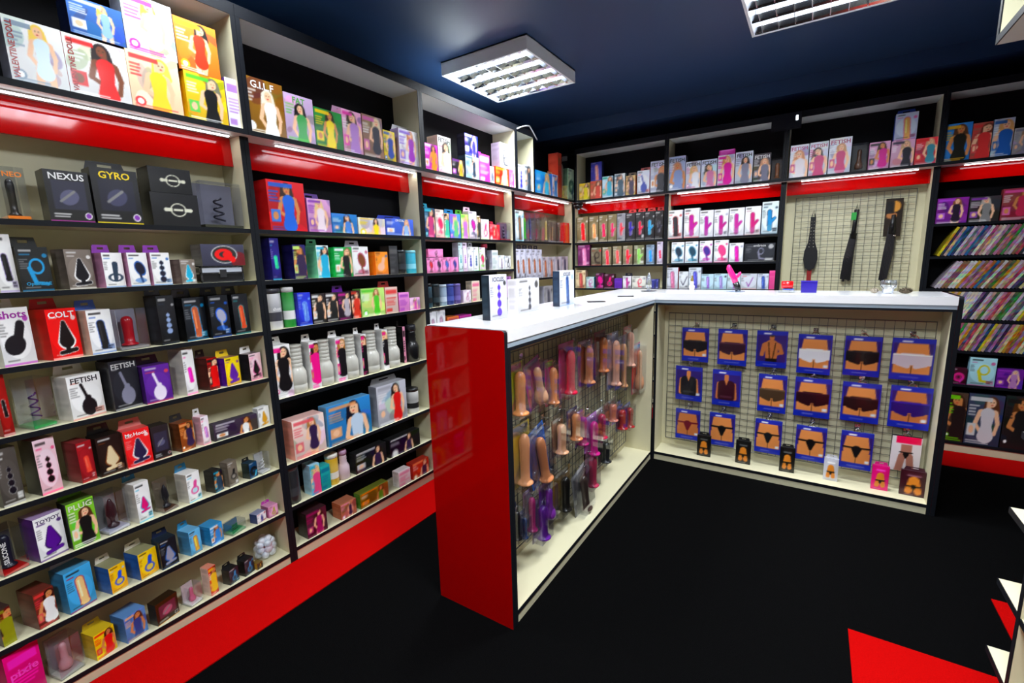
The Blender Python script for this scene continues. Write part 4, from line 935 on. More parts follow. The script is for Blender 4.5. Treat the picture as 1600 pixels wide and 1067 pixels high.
ZS, ZT = 1.795, 2.20
def cabinet(run, a0, a1, pl, label, sides=(1, 1), top=True, depth=0.195):
    W = a1-a0-.001
    root = tag(empty('wall_cabinet', place(run, (a0+a1)/2, pl, ZS), RZ[run]), label, 'wall cabinet', 'open cabinets above the shelving')
    p = MB().box(-W/2, W/2, .003, depth, 0, .016).build('bottom_panel', M['pale'], root)
    MB().box(-W/2, W/2, 0, .003, 0, .018).build('edge_band', M['black'], p)
    for s in (-1, 1):
        if not sides[(s+1)//2]: continue
        x0, x1 = (-W/2, -W/2+T) if s < 0 else (W/2-T, W/2)
        q = MB().box(x0, x1, .003, depth, .0165, ZT-ZS).build('side_panel', M['cream'], root)
        MB().box(x0, x1, 0, .003, .0185, ZT-ZS).build('edge_band', M['black'], q)
    MB().box(-W/2+T, W/2-T, depth-.006, depth, .0165, ZT-ZS).build('back_panel', M['backblack'], root)
    if top:
        q = MB().box(-W/2, W/2, .003, depth, ZT-ZS+.0005, ZT-ZS+T).build('top_panel', M['pale'], root)  # cream board; cool light bounced onto its underside is put into the colour
        MB().box(-W/2, W/2, 0, .003, ZT-ZS+.0005, ZT-ZS+.042).build('edge_band', M['black'], q)
        MB().box(-W/2, W/2, .003, .019, ZT-ZS+T+.0005, ZT-ZS+.042).build('cornice', M['black'], root)
    return root
XU = 0.0365
cabinet('L', YU[0], YU[1], XU, 'open cabinet above nearest left bay, stacked with large cartons')
cabinet('L', YU[1], YU[2], XU, 'open cabinet above second left bay with a brown carton at its end')
cabinet('L', YU[2], YU[3], XU, 'open cabinet above third left bay with white mask carton on top')
cabinet('L', YU[3], 3.166, XU, 'narrow open cabinet before the corner with a white cable over it')
cabinet('L', 3.166, 3.862, XU, 'topless corner ledge with tall cartons', sides=(0, 0), top=False)
cabinet('B', 0.040, XV[1], YBK-XU, 'open cabinet above first back bay right of the corner')
cabinet('B', XV[1], XV[2], YBK-XU, 'open cabinet above second back bay, left of the black box')
cabinet('B', XV[2], XV[3], YBK-XU, 'open cabinet above the wire grid bay')
cabinet('B', XV[3], XV[4], YBK-XU, 'open cabinet above the film case bay')

def led(run, a0, a1, pl, label):
    W = a1-a0
    root = tag(empty('led_strip', place(run, (a0+a1)/2, pl, ZS-.0075), RZ[run]), label, 'strip light', 'strip lights under the cabinets')
    MB().box(-W/2, W/2, -.007, .007, .0035, .0072).build('carrier_rail', M['enamel'], root)
    b = MB(); n = max(2, int(W/.012))
    b.box(-W/2, W/2, -.005, .005, 0, .0033)
    b.build('light_diffuser', M['led'], root)
    ld = bpy.data.lights.new('strip_light', 'AREA'); ld.shape = 'RECTANGLE'; ld.size = W; ld.size_y = .012; ld.energy = LED_W*W/.8; ld.color = (0.95, 0.97, 1.0)
    lo = bpy.data.objects.new('strip_light', ld); COL.objects.link(lo); lo.parent = root; lo.location = (0, 0, -.002)
for run, a0, a1, lab in (('L', .10, .968, 'nearest left bay'), ('L', 1.15, 1.945, 'second left bay'), ('L', 2.12, 2.90, 'third left bay'), ('L', 3.13, 3.84, 'corner left bay'),
                         ('B', .12, .684, 'first back bay'), ('B', .908, 1.541, 'second back bay'), ('B', 1.742, 2.363, 'wire grid back bay'), ('B', 2.573, 3.2, 'film case back bay')):
    led(run, a0, a1, -.02 if run == 'L' else YBK+.02, 'white light strip under the cabinet above the '+lab)

# ================================================================== right-hand unit at the picture edge
ru = shelving('R', -1.0, 1.43, 2.313, [1.25, 1.05, .85, .65, .45, .25, .05], 'cream shelving unit with black edges at the right picture edge', back='cream', fascia=False)
for z in (.85, .65, .45, .25, .05):
    s = MB().box(-1.215-.145, -1.2155, .004, .15, z-T, z).build('end_shelf', M['cream'], ru)
    MB().box(-1.215-.145, -1.2155, .002, .004, z-T, z).build('edge_band', M['black'], s)
    MB().box(-1.215-.147, -1.215-.145, .002, .15, z-T, z).build('edge_band', M['black'], s)
cabinet('R', -1.0, 1.727, 2.201, 'open cabinet corner at the top right picture edge', depth=.28)

# ================================================================== counter
XA0, XA1, YA, YBF, XBE = 0.706, 1.048, 1.194, 2.864, 2.4227
def counter_cabinet(run, a0, a1, pl, label):
    W = a1-a0
    root = tag(empty('counter_cabinet', place(run, (a0+a1)/2, pl, 0), RZ[run]), label, 'counter', 'display counter cabinets')
    for s in (-1, 1):
        x0, x1 = (-W/2, -W/2+T) if s < 0 else (W/2-T, W/2)
        p = MB().box(x0, x1, .002, .34, 0, 1.021).build('side_panel', M['cream'], root)
        MB().box(x0, x1, 0, .002, 0, 1.021).build('edge_band', M['black'], p)
    MB().box(-W/2+T, W/2-T, .175, .185, 0, 1.009).build('back_panel', M['cream'], root)
    MB().box(-W/2+T, W/2-T, .330, .34, 0, 1.009).build('rear_panel', M['black'], root)
    d = MB().box(-W/2+T, W/2-T, .003, .174, .036, .052).build('deck', M['cream'], root)
    MB().box(-W/2+T, W/2-T, .001, .003, .036, .052).build('edge_band', M['black'], d)
    MB().box(-W/2+T, W/2-T, .004, .02, 0, .0355).build('kick_board', M['cream'], root)
    q = MB().box(-W/2+T, W/2-T, .003, .34, 1.010, 1.021).build('top_rail', M['cream'], root)
    MB().box(-W/2+T, W/2-T, .0, .003, 1.010, 1.021).build('edge_band', M['black'], q)
    return root
ca = counter_cabinet('L', 1.2125, 2.8635, XA1, 'long arm of the counter hung with blister packs')
cb = counter_cabinet('B', 1.050, XBE, YBF, 'far arm of the counter hung with blue garment packs')
def end_panel(parent, loc_fn):
    """red gloss end panel with rounded top corners, 18 mm thick"""
    w, h, r = 0.342, 1.08, 0.012
    pts = [(0, 0), (w, 0), (w, h-r)]+[(w-r+r*math.cos(t), h-r+r*math.sin(t)) for t in (PI/6, PI/3)]+[(w-r, h), (r, h)]+[(r-r*math.sin(t), h-r+r*math.cos(t)) for t in (PI/6, PI/3)]+[(0, h-r)]
    b = MB(); n = len(pts)
    b.v = [loc_fn(u, z, 0) for u, z in pts]+[loc_fn(u, z, 1) for u, z in pts]; b.c = [None]*(2*n)
    b.f = [tuple(range(n)), tuple(reversed(range(n, 2*n)))]+[(i, n+i, n+(i+1) % n, (i+1) % n) for i in range(n)]
    o = b.build('end_panel', M['red'], None); o.data.materials.append(M['black'])
    for pi, pol in enumerate(o.data.polygons): pol.material_index = 0 if pi < 2 else 1
    o.parent = parent; o.matrix_parent_inverse = Matrix.LocRotScale(parent.location, parent.rotation_euler, None).inverted()
    return o
end_panel(ca, lambda u, z, t: (XA0+u, YA+.018*t, z))
end_panel(cb, lambda u, z, t: (XBE+.018-.0175*t, YBF+u, z))
wt = empty('worktop', (1.5, 2.9, 1.04))
def lprism(o, z0, z1):
    P = [(XA0-.006+o, YA+.019), (XA1+.002-o, YA+.019), (XA1+.002-o, YBF-.003+o), (XBE-.001-o*.2, YBF-.003+o), (XBE-.001-o*.2, 3.215-o), (XA0-.006+o, 3.215-o)]
    b = MB(); n = 6
    b.v = [(x-1.5, y-2.9, z0-1.04) for x, y in P]+[(x-1.5, y-2.9, z1-1.04) for x, y in P]; b.c = [None]*12
    b.f = [tuple(reversed(range(6))), tuple(range(6, 12))]+[(i, (i+1) % 6, 6+(i+1) % 6, 6+i) for i in range(6)]
    return b
lprism(0, 1.0402, 1.08).build('top_slab', M['white'], wt)
lprism(.003, 1.0215, 1.04).build('edge_trim', M['greyband'], wt)
tag(wt, 'glossy white L shaped worktop with grey edge trim on the counter', 'worktop')

# ================================================================== wire grids and hooks
def wire_grid(run, a0, a1, pl, z0, z1, label, px=.041, pz=.041):
    W, H = a1-a0, z1-z0
    root = tag(empty('wire_grid_panel', place(run, (a0+a1)/2, pl, z0), RZ[run]), label, 'wire grid', 'wire grid display panels')
    f = MB(); t = .0022
    f.tube([(-W/2, 0, 0), (W/2, 0, 0), (W/2, 0, H), (-W/2, 0, H), (-W/2, 0, 0)], .003, 6)
    f.build('grid_frame', M['wire'], root)
    b = MB()
    n = int(W/px)
    for i in range(1, n+1):
        x = -W/2+W*i/(n+1); b.box(x-t/2, x+t/2, -t/2, t/2, 0, H)
    m = int(H/pz)
    for i in range(1, m+1):
        z = H*i/(m+1); b.box(-W/2, W/2, -t/2-t, -t/2, z-t/2, z+t/2)
    tag(b.build('grid_wires', M['wire'], root), kind='stuff')
    return root
gA = wire_grid('L', 1.25, 2.83, .886, .10, .945, 'wire grid behind the blister packs in the long counter arm')
gB = wire_grid('B', 1.095, 2.388, 3.028, .10, .943, 'wire grid behind the blue garment packs in the far counter arm')
gC = wire_grid('B', 1.716, 2.385, 4.035, .93, 1.688, 'wire grid with hanging straps on the back wall', .044, .044)
def hook(grid, run, a, z, length, gpos):
    """chrome peg with a ticket plate; grid-local"""
    x = a-gpos[0]
    b = MB(); b.tube([(x, -.003, z-gpos[1]), (x, -length, z-gpos[1]), (x, -length-.006, z-gpos[1]+.010)], .0022, 6)
    b.box(x-.012, x+.012, -.006, -.003, z-gpos[1]-.006, z-gpos[1]+.014)
    b.build('hook', M['chrome'], grid)

# ================================================================== goods
def card_box(nx, ny, w, d, h, front, side, top, seed, title=False):
    b = MB(); fr = art_front(front, nx, ny, seed, title)
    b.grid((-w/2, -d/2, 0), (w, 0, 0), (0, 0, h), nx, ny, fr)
    sn = max(4, min(14, int(ny*.8)))
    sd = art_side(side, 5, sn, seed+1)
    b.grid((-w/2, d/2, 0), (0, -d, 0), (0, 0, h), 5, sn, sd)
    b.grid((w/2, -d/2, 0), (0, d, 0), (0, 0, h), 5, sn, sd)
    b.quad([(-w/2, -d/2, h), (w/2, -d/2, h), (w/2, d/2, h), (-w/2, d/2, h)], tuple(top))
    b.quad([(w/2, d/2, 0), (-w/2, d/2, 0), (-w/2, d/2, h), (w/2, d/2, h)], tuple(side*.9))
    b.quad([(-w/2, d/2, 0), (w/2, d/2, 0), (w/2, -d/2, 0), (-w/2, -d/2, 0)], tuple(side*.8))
    return b
def tab_mesh(w, h, col):
    """hang tab: card with a slot, rising from the back top edge"""
    b = MB(); t = .0012
    o = [(-w*.5, 0), (w*.5, 0), (w*.42, h), (-w*.42, h)]; i = [(-w*.17, h*.45), (w*.17, h*.45), (w*.17, h*.72), (-w*.17, h*.72)]
    for yy, fl in ((-t, 0), (0, 1)):
        k = len(b.v); b.v += [(x, yy, z) for x, z in o]+[(x, yy, z) for x, z in i]; b.c += [tuple(col)]*8
        for j in range(4):
            q = (k+j, k+(j+1) % 4, k+4+(j+1) % 4, k+4+j); b.f.append(q if not fl else tuple(reversed(q)))
    for j in range(4):
        b.f.append((j, 8+j, 8+(j+1) % 4, (j+1) % 4)); b.f.append((4+j, 4+(j+1) % 4, 12+(j+1) % 4, 12+j))
    return b
def form(kind, col, r, h, tip=None):
    """smooth moulded article"""
    b = MB(); c = tuple(col)
    if kind == 'wand':
        b.lathe([(r*1.15, 0), (r*1.2, h*.02), (r*1.05, h*.05), (r*.72, h*.09), (r*.70, h*.3), (r*.74, h*.6), (r*.80, h*.8), (r*.74, h*.9), (r*.5, h*.97), (r*.15, h)], 16, col=c)
    elif kind == 'bulb':
        b.lathe([(r*.55, 0), (r*.95, h*.05), (r*1.1, h*.16), (r*.95, h*.3), (r*.6, h*.42), (r*.55, h*.7), (r*.6, h*.88), (r*.4, h*.97), (r*.1, h)], 16, col=c)
    elif kind == 'plug':
        b.lathe([(r*1.0, 0), (r*1.0, h*.06), (r*.4, h*.12), (r*.38, h*.25), (r*.95, h*.45), (r*.7, h*.75), (r*.3, h*.95), (r*.1, h)], 16, col=c)
    elif kind == 'beads':
        pr = []
        for k in range(4):
            z = h*k/4; rr = r*(1-.15*k); pr += [(rr*.35, z), (rr*.9, z+h*.08), (rr, z+h*.125), (rr*.9, z+h*.17), (rr*.35, z+h*.245)]
        b.lathe(pr, 14, col=c)
    else:       # coil
        pts = [(r*.95*math.cos(t)*(1-.02*t), r*.35*math.sin(t), h*.12+h*.7*t/(6*PI)) for t in np.linspace(0, 6*PI, 40)]
        b.tube(pts, r*.17, 7, col=c)
    return b
CAT = 'carton'
def carton(run, pl, rowname, row_group, it, seed, where, gap=0.0):
    a0, a1, z0, z1, d, off, spec, side, tab, txt, px = it
    w, h = a1-a0, z1-z0; p = spec.split(); k = p[0]
    bg = hx(p[1]) if len(p) > 1 else hx('999')
    sc = hx(side) if side else bg*.8
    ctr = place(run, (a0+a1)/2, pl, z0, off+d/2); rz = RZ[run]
    if gap > .004 and k in 'WITFC' and w < .125:          # set at a slight angle on the shelf, showing its left side
        th = min(math.radians(15), math.asin(min(.9, gap*.92/d)))
        while w*math.tan(th)+d*math.cos(th) > .132: th *= .85
        w = w/math.cos(th); rz += th
        ctr = (pl-.001-w/2*math.sin(th)-d/2*math.cos(th), a0+w/2*math.cos(th)-d/2*math.sin(th), z0)
    pxw = max(6, px); nx = int(np.clip(pxw/1.35, 8, 52)); ny = int(np.clip(nx*h/w, 8, 64))
    if k in 'WITFLO' and len(k) == 1:
        parts = tab or txt
        root = empty('product_carton', ctr, rz) if parts else None
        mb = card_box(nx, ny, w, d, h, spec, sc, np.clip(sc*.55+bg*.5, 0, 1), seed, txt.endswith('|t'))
        if root is None:
            root = mb.build('product_carton', M['card'], None, loc=ctr, rz=rz)
        else:
            mb.build('box_body', M['card'], root)
        if tab:
            t = tab_mesh(w*.9, min(.03, h*.24), hx(tab)).build('hang_tab', M['card'], root, loc=(0, d/2-.001, h))
        if txt:
            s, pos = txt.split('|'); ac = hx(p[-1]) if k in 'WI' else hx(p[2])
            lum = bg.mean()
            if lum > .5: col = ac if ac.mean() < .55 else hx('2a2a30')
            else: col = hx('f4f4f4') if ac.mean() < .5 else ac
            if s == 'GYRO': col = hx('fd0')
            if s == 'G.I.L.F': col = hx('fff')
            y = -d/2-.0006
            if pos == 't': lettering(root, s, 0, h*.885, y, w*.86, h*.13, col)
            elif pos == 'b': lettering(root, s, w*.05, h*.16, y, w*.8, h*.11, col)
            elif pos == 'm': lettering(root, s, 0, h*.55, y, w*.8, h*.25, col)
            else: lettering(root, s, -w*.40, h*.5, y, w*.16, h*.88, col if lum < .8 else hx('a22'), True)
        if k == 'W': desc = f'{cname(bg)} carton picturing {cname(hx(p[2]))} haired model in {cname(dress_of(p))}'
        elif k == 'I': desc = f'{cname(bg)} carton with {cname(hx(p[3]))} {PICT[p[2]]}'
        elif k == 'T': desc = f'{cname(bg)} carton with {cname(hx(p[2]))} lettering'
        elif k == 'F': desc = 'black carton with dark display window'
        elif k == 'L': desc = 'flat black carton with ornate pale emblem'
        else: desc = 'grey carton with red oval picture'
        cat = 'carton'
    elif k == 'C':
        root = empty('clear_display_box', ctr, rz)
        MB().box(-w/2, w/2, -d/2, d/2, 0, h).build('clear_shell', M['clear'], root)
        e = .002
        MB().box(-w/2+e, w/2-e, d/2-.005, d/2-.003, e, h-e, tuple(bg)).build('backing_card', M['card'], root)
        bc = hx(p[3]); MB().box(-w/2+e, w/2-e, -d/2+e, d/2-.006, e, max(.008, h*.07), tuple(bc)).build('base_tray', M['card'], root)
        kk = p[4] if p[4] in ('wand', 'bulb', 'plug', 'beads', 'coil') else 'bulb'
        r = min(w*.30, d*.36); hh = h*.72
        form(kk, hx(p[2]), r/1.2, hh).build('moulded_insert', M['rubber'], root, True, loc=(0, 0, h*.08+.002))
        if txt:
            s, pos = txt.split('|'); lettering(root, s, (0 if pos == 't' else -w*.3), h*(.86 if pos == 't' else .5), -d/2-.0006, w*(.8 if pos == 't' else .2), h*(.1 if pos == 't' else .7), bc if pos == 't' else hx('ddd'), pos == 'v')
        desc = f'clear box holding {cname(hx(p[2]))} {"coil" if kk == "coil" else "moulded piece"} on {cname(bc)} base'; cat = 'clear box'
    elif k == 'U':
        root = empty('translucent_cup', ctr, rz); R = w/2; ctrd = R
        root.location = place(run, (a0+a1)/2, pl, z0, off+R)
        pr = [(R*.86, 0), (R*.95, h*.01), (R*.97, h*.16), (R*.93, h*.17), (R*.97, h*.18), (R, h*.3), (R*.98, h*.42), (R*.80, h*.50), (R*.68, h*.54)]
        z = .54
        for q in range(5): pr += [(R*.70, h*(z+.01)), (R*.70, h*(z+.06)), (R*.66, h*(z+.068)), (R*.66, h*(z+.075))]; z += .078
        pr += [(R*.70, h*.935), (R*.70, h*.95)]
        MB().lathe(pr, 24).build('cup_body', M['frost'], root, True)
        MB().lathe([(R*.73, h*.951), (R*.73, h*.985), (R*.66, h)], 24).build('cup_lid', M['frost'], root, True)
        desc = 'frosted translucent cup with ribbed neck'; cat = 'cup'
    elif k in 'NY':
        root = empty('canister' if k == 'N' else 'bottle', ctr, rz); R = min(w/2, .06)
        root.location = place(run, (a0+a1)/2, pl, z0, off+R+.002)
        c1, c2 = hx(p[1]), hx(p[2])
        if k == 'N':
            MB().lathe([(R*.96, 0), (R, h*.02), (R, h*.55), (R, h*.86), (R*.98, h*.88)], 22, col=lambda z: tuple(c1) if z < h*.5 or z > h*.84 else tuple(c1*.7+c2*.3)).build('canister_body', M['card'], root, True)
            MB().lathe([(R*1.02, h*.881), (R*1.02, h*.98), (R*.95, h)], 22, col=tuple(c2)).build('lid', M['card'], root, True)
            MB().lathe([(R*1.004, h*.2), (R*1.004, h*.42)], 22, col=tuple(c2), cap=False).build('printed_band', M['card'], root, True)
            desc = f'{cname(c1)} round canister with {cname(c2)} lid'; cat = 'canister'
        else:
            MB().lathe([(R*.9, 0), (R, h*.02), (R, h*.4), (R*.8, h*.5), (R*.62, h*.56), (R*.66, h*.62), (R*.6, h*.66), (R*.66, h*.72), (R*.6, h*.78), (R*.64, h*.84)], 22, col=tuple(c1)).build('bottle_body', M['rubber'], root, True)
            MB().lathe([(R*.7, h*.841), (R*.7, h*.96), (R*.6, h)], 22, col=tuple(c2)).build('cap', M['rubber'], root, True)
            desc = f'{cname(c1)} bottle with {cname(c2)} cap'; cat = 'bottle'
        if txt: lettering(root, txt.split('|')[0], 0, h*.5, -R-.0008, R*.9, h*.12, hx('eee'))
    elif k == 'K':
        root = empty('hard_case', ctr, rz)
        MB().box(-w/2+.004, w/2-.004, -d/2+.003, d/2-.003, .004, h-.004, (.05, .05, .06)).box(-w/2+.006, w/2-.006, -d/2+.001, -d/2+.0028, h*.56, h-.007, (.72, .74, .78)).build('case_shell', M['card'], root)
        b = MB(); e = .006
        for sx in (-1, 1):
            for sy in (-1, 1):
                x0, y0 = sx*(w/2-e), sy*(d/2-e)
                b.box(min(x0, sx*w/2), max(x0, sx*w/2), min(y0, sy*d/2), max(y0, sy*d/2), 0, h)
        for zz in (0, h-e, h*.52):
            b.box(-w/2, w/2, -d/2, -d/2+e*.6, zz, zz+e); b.box(-w/2, -w/2+e*.6, -d/2, d/2, zz, zz+e); b.box(w/2-e*.6, w/2, -d/2, d/2, zz, zz+e)
        b.box(-w/2, w/2, -d/2, d/2, h-.003, h)
        b.build('metal_edging', M['chrome'], root)
        MB().box(-.012, .012, -d/2-.004, -d/2, h*.3, h*.78).build('latch', M['chrome'], root)
        desc = 'small black case with metal edges and latch'; cat = 'case'
    else:           # J
        root = empty('ball_jar', ctr, rz); R = min(w/2, .070); root.location = place(run, (a0+a1)/2, pl, z0, .072)
        MB().lathe([(R*.7, 0), (R*.95, h*.1), (R, h*.3), (R*.92, h*.45)], 20, cap=False).build('jar_bowl', M['clear'], root, True)
        rb = R*.33; rg = random.Random(3); bm = None
        sph = MB().lathe([(max(.0005, rb*math.sin(t)), rb-rb*math.cos(t)) for t in np.linspace(.02, PI-.02, 9)], 12, col=(.86, .9, .94)).mesh('ball', M['rubber'], True)
        lay = [(0, 6, .62), (.30, 6, .62), (.58, 5, .55), (.80, 3, .32)]
        for li, (zf, n, rf) in enumerate(lay):
            for q in range(n):
                t = 2*PI*q/n+li*.5; link('ball', sph, root, (R*rf*math.cos(t), R*rf*math.sin(t), .004+zf*R*1.55))
        desc = 'clear jar heaped with small white balls'; cat = 'jar'
    if len((desc+' '+where).split()) > 16:
        if k == 'W': desc = f'{short(bg)} carton, {short(hx(p[2]))} haired model in {short(dress_of(p))}'
        elif k == 'C': desc = f'clear box with {short(hx(p[2]))} piece on {short(hx(p[3]))} base'
        elif k == 'I': desc = f'{short(bg)} carton with {short(hx(p[3]))} {PICT[p[2]]}'
    ws = f'{desc}, {where}'
    tag(root, ws, cat, row_group)
    return root
seed = 11
for rid, run, pl, rname, items in ROWS:
    base = sorted(range(len(items)), key=lambda i: items[i][0])
    rest = min(i[2] for i in items)
    flat = [i for i in base if items[i][2] < rest+.02]; up = [i for i in base if i not in flat]
    for i in base:
        seed += 3
        gap = 0.0
        if i in flat:
            n = flat.index(i); where = f'{ORD[n]} on {rname}'
            if rid in ('a2', 'a3', 'a4', 'a5', 'a6', 'a7', 'a8'): gap = .03 if n == 0 else items[i][0]-items[flat[n-1]][1]
        else: n = up.index(i); where = ('only' if len(up) == 1 else ORD[n])+f' stacked on {rname}'
        carton(run, pl, rname, 'goods on '+rname, items[i], seed, where, gap)

# film cases leaning on the right back bay
SP = ['c8b8c8', '6a4a7a', 'd8c890', 'a85a6a', '4a4a6a', 'd8d4d8', '8a6a4a', 'b88aa0', '3a3a44', 'c8a030', '9a8ab0', 'd0a898', '5a6a4a', 'b84a5a', '7a7a88', 'e0d8c8', '2a3a6a', 'c07a9a', '4a8a4a', 'd8c020', '2a6aa0', 'a86a30']
TH, CH, CD = .0135, .188, .125
case_mesh = []
for i, c in enumerate(SP):
    rg = random.Random(i); b = MB(); base = hx(c)*.9
    cols = [[np.clip(base+np.array([rg.uniform(-.24, .20) for _ in range(3)])*(1 if 1 < j < 11 else .2), 0, 1) for _ in range(3)] for j in range(13)]
    b.grid((-TH, 0, 0), (TH, 0, 0), (0, 0, CH), 2, 12, cols)
    b.box(-TH, 0, .0006, CD, 0, CH, tuple(base*.8))
    case_mesh.append(b.mesh('film_case', M['card']))
rg = random.Random(5); kk = 0
for ri, (z, x0, ang, nm) in enumerate(((1.253, 2.495, 25, 'upper'), (1.053, 2.50, 30, 'second'), (.862, 2.50, 24, 'third'), (.665, 2.56, 20, 'lowest'))):
    t = math.radians(ang); n = 0; x = x0
    while x < 3.02:
        ci = rg.randrange(len(SP))
        o = link('film_case', case_mesh[ci], None, (x+TH, YBK+.006, z+.0004)); o.rotation_euler = (0, t, 0)
        tag(o, f'{cname(hx(SP[ci]))} film case, {ordinal(n+1)} from left in the {nm} film row', 'film case', f'film cases in the {nm} row')
        x += (TH+.0006)/math.cos(t); n += 1

# garment packs hanging in the far counter arm
def garment_art(st, nx, ny, seed):
    k, c = st.split(); c = hx(c); A = Art(nx, ny, hx('2438a0'), seed); h = A.h; r = A.rng
    A.grad(hx('1c3cae'), hx('40309a'))
    sk = hx('d8935e') if r.random() < .6 else hx('c07c50')
    if k == 'sm':
        A.C[:] = c; q = hx('d0883c'); A.cap(.5, h*.62, .5, h*.45, .2, q, .24); A.cap(.38, h*.4, .33, h*.2, .13, q); A.cap(.62, h*.4, .67, h*.2, .13, q); A.rect(.24, .76, h*.38, h*.44, hx('181410')); A.cap(.5, h*.39, .5, h*.3, .1, hx('181410'), .04); A.rect(.25, .75, h*.78, h*.84, np.clip(c+.3, 0, 1)); A.lines(.2, .8, h*.05, h*.1, 1, hx('bbb'), .6)
        return A.out()
    y0, y1 = h*.17, h*.88
    if k == 'pink':
        A.C[:] = hx('e4dce0'); A.rect(.15, .95, h*.8, h, hx('e8185a')); y0, y1 = h*.02, h*.78; sk = hx('a8786a')
        A.rect(.32, .68, h*.45, y1, sk); A.cap(.38, h*.45, .3, y0, .12, sk); A.cap(.62, h*.45, .7, y0, .12, sk); A.cap(.3, h*.55, .7, h*.55, .025, c); A.cap(.5, h*.5, .5, h*.4, .1, c, .03)
        return A.out()
    A.rect(.05, .95, y0, y1, hx('3a2a70'))
    if k == 'shorts':
        A.cap(.5, y1, .5, h*.62, .33, sk, .38); A.rect(.08, .92, y0, h*.42, sk)
        A.rect(.49, .51, y0, h*.36, sk*.55)
        A.cap(.3, h*.56, .7, h*.56, .12, c); A.rect(.06, .94, h*.38, h*.62, c); A.cap(.2, h*.4, .4, h*.35, .07, c); A.cap(.6, h*.35, .8, h*.4, .07, c)
        A.rect(.06, .94, h*.6, h*.63, np.clip(c*1.4+.05, 0, 1))
    elif k == 'brief':
        A.cap(.5, y1, .5, h*.55, .33, sk, .4); A.rect(.08, .92, y0, h*.45, sk); A.rect(.49, .512, y0, h*.36, sk*.55)
        A.rect(.08, .92, h*.56, h*.61, c); A.cap(.5, h*.54, .5, h*.36, .15, c, .05)
    elif k == 'vest':
        A.cap(.5, h*.84, .5, h*.7, .07, sk); A.cap(.24, h*.62, .2, h*.24, .07, sk); A.cap(.76, h*.62, .8, h*.24, .07, sk)
        A.cap(.38, h*.6, .38, h*.26, .17, c); A.cap(.62, h*.6, .62, h*.26, .17, c); A.rect(.3, .7, h*.24, h*.3, np.clip(c+.1, 0, 1)); A.cap(.5, h*.72, .5, h*.6, .06, sk, .01)
    else:
        A.cap(.5, h*.8, .5, h*.64, .06, sk); A.ell(.5, h*.82, .08, .1, sk); A.ell(.5, h*.87, .08, .05, hx('432')); A.cap(.32, h*.62, .68, h*.62, .1, sk); A.cap(.5, h*.6, .5, h*.2, .22, sk, .17)
        A.cap(.26, h*.62, .2, h*.35, .065, sk); A.cap(.74, h*.62, .82, h*.42, .065, sk); A.cap(.82, h*.42, .56, h*.36, .05, sk)
        A.cap(.4, h*.68, .46, h*.2, .016, hx('321')); A.cap(.62, h*.68, .54, h*.2, .016, hx('321')); A.rect(.32, .68, y0, h*.26, hx('1c1410'))
    A.rect(0, 1, 0, y0, hx('2034a4')); A.lines(.25, .8, h*.06, h*.12, 1, hx('7a7ac8'), .8)
    A.rect(0, 1, y1, h, hx('3038a0')); A.rect(.24, .48, h*.905, h*.94, hx('eef'))
    if r.random() < .4: A.rect(.78, .9, h*.19, h*.26, hx('e8ecf4'))
    return A.out()
def pack_mesh(st, w, h, d, seed, nx=34):
    ny = int(nx*h/w); b = MB(); cols = garment_art(st, nx, ny, seed)
    b.grid((-w/2, -d/2, 0), (w, 0, 0), (0, 0, h), nx, ny, cols)
    b.v = [(x, y-.006*max(0, (1-(2*x/w)**2))*max(0, (1-(2*z/h-1)**2)), z) for x, y, z in b.v]
    e = tuple(hx('243a9c')) if not st.startswith(('pink', 'sm')) else tuple(hx(st.split()[1])*.8+.05)
    k = MB().box(-w/2, w/2, -d/2+.0005, d/2, 0, h, e)
    o = len(b.v); b.v += k.v; b.c += k.c; b.f += [tuple(i+o for i in f) for f in k.f]
    return b
gpB = ((1.095+2.388)/2, .10)
used = {}
for i, (a0, a1, z0, z1, st, de) in enumerate(HANG_B):
    w, h = a1-a0, z1-z0
    root = empty('garment_pack', ((a0+a1)/2, 2.985, z0)); root.rotation_euler = (math.radians(2.5), 0, math.radians(random.uniform(-2, 3)))
    pack_mesh(st, w, h, .014, 300+i).build('pack_sleeve', M['card'], root)
    c = MB().tube([(-.022, 0, h-.004), (-.01, 0, h+.012), (0, 0, h+.018), (.01, 0, h+.012), (.022, 0, h-.004)], .0022, 6); c.box(-.016, .016, -.003, .003, h-.008, h+.002)
    c.build('hanger_clip', M['chrome'], root)
    rown = ('top', 'middle', 'bottom')[i//6]
    tag(root, f'{de}, {ORD[i % 6]} from left in the {rown} row', 'garment pack', 'garment packs on the far counter arm')
    hook(gB, 'B', (a0+a1)/2, z1+.016, .05, gpB)
for i, (a0, a1, z0, z1, st, de) in enumerate(STAND_B):
    w, h = a1-a0, z1-.053
    o = empty('small_pack', ((a0+a1)/2, 2.945, .0525), math.radians(random.uniform(-3, 3)))
    pack_mesh(st, w, h, .016, 340+i, 18).build('pack_sleeve', M['card'], o)
    tab_mesh(w*.8, .018, np.clip(hx(st.split()[1])+.06, 0, 1)).build('hang_tab', M['card'], o, loc=(0, .004, h))
    tag(o, f'{de} standing on the far counter deck, {ORD[i]} from left', 'small pack', 'small packs on the counter deck')

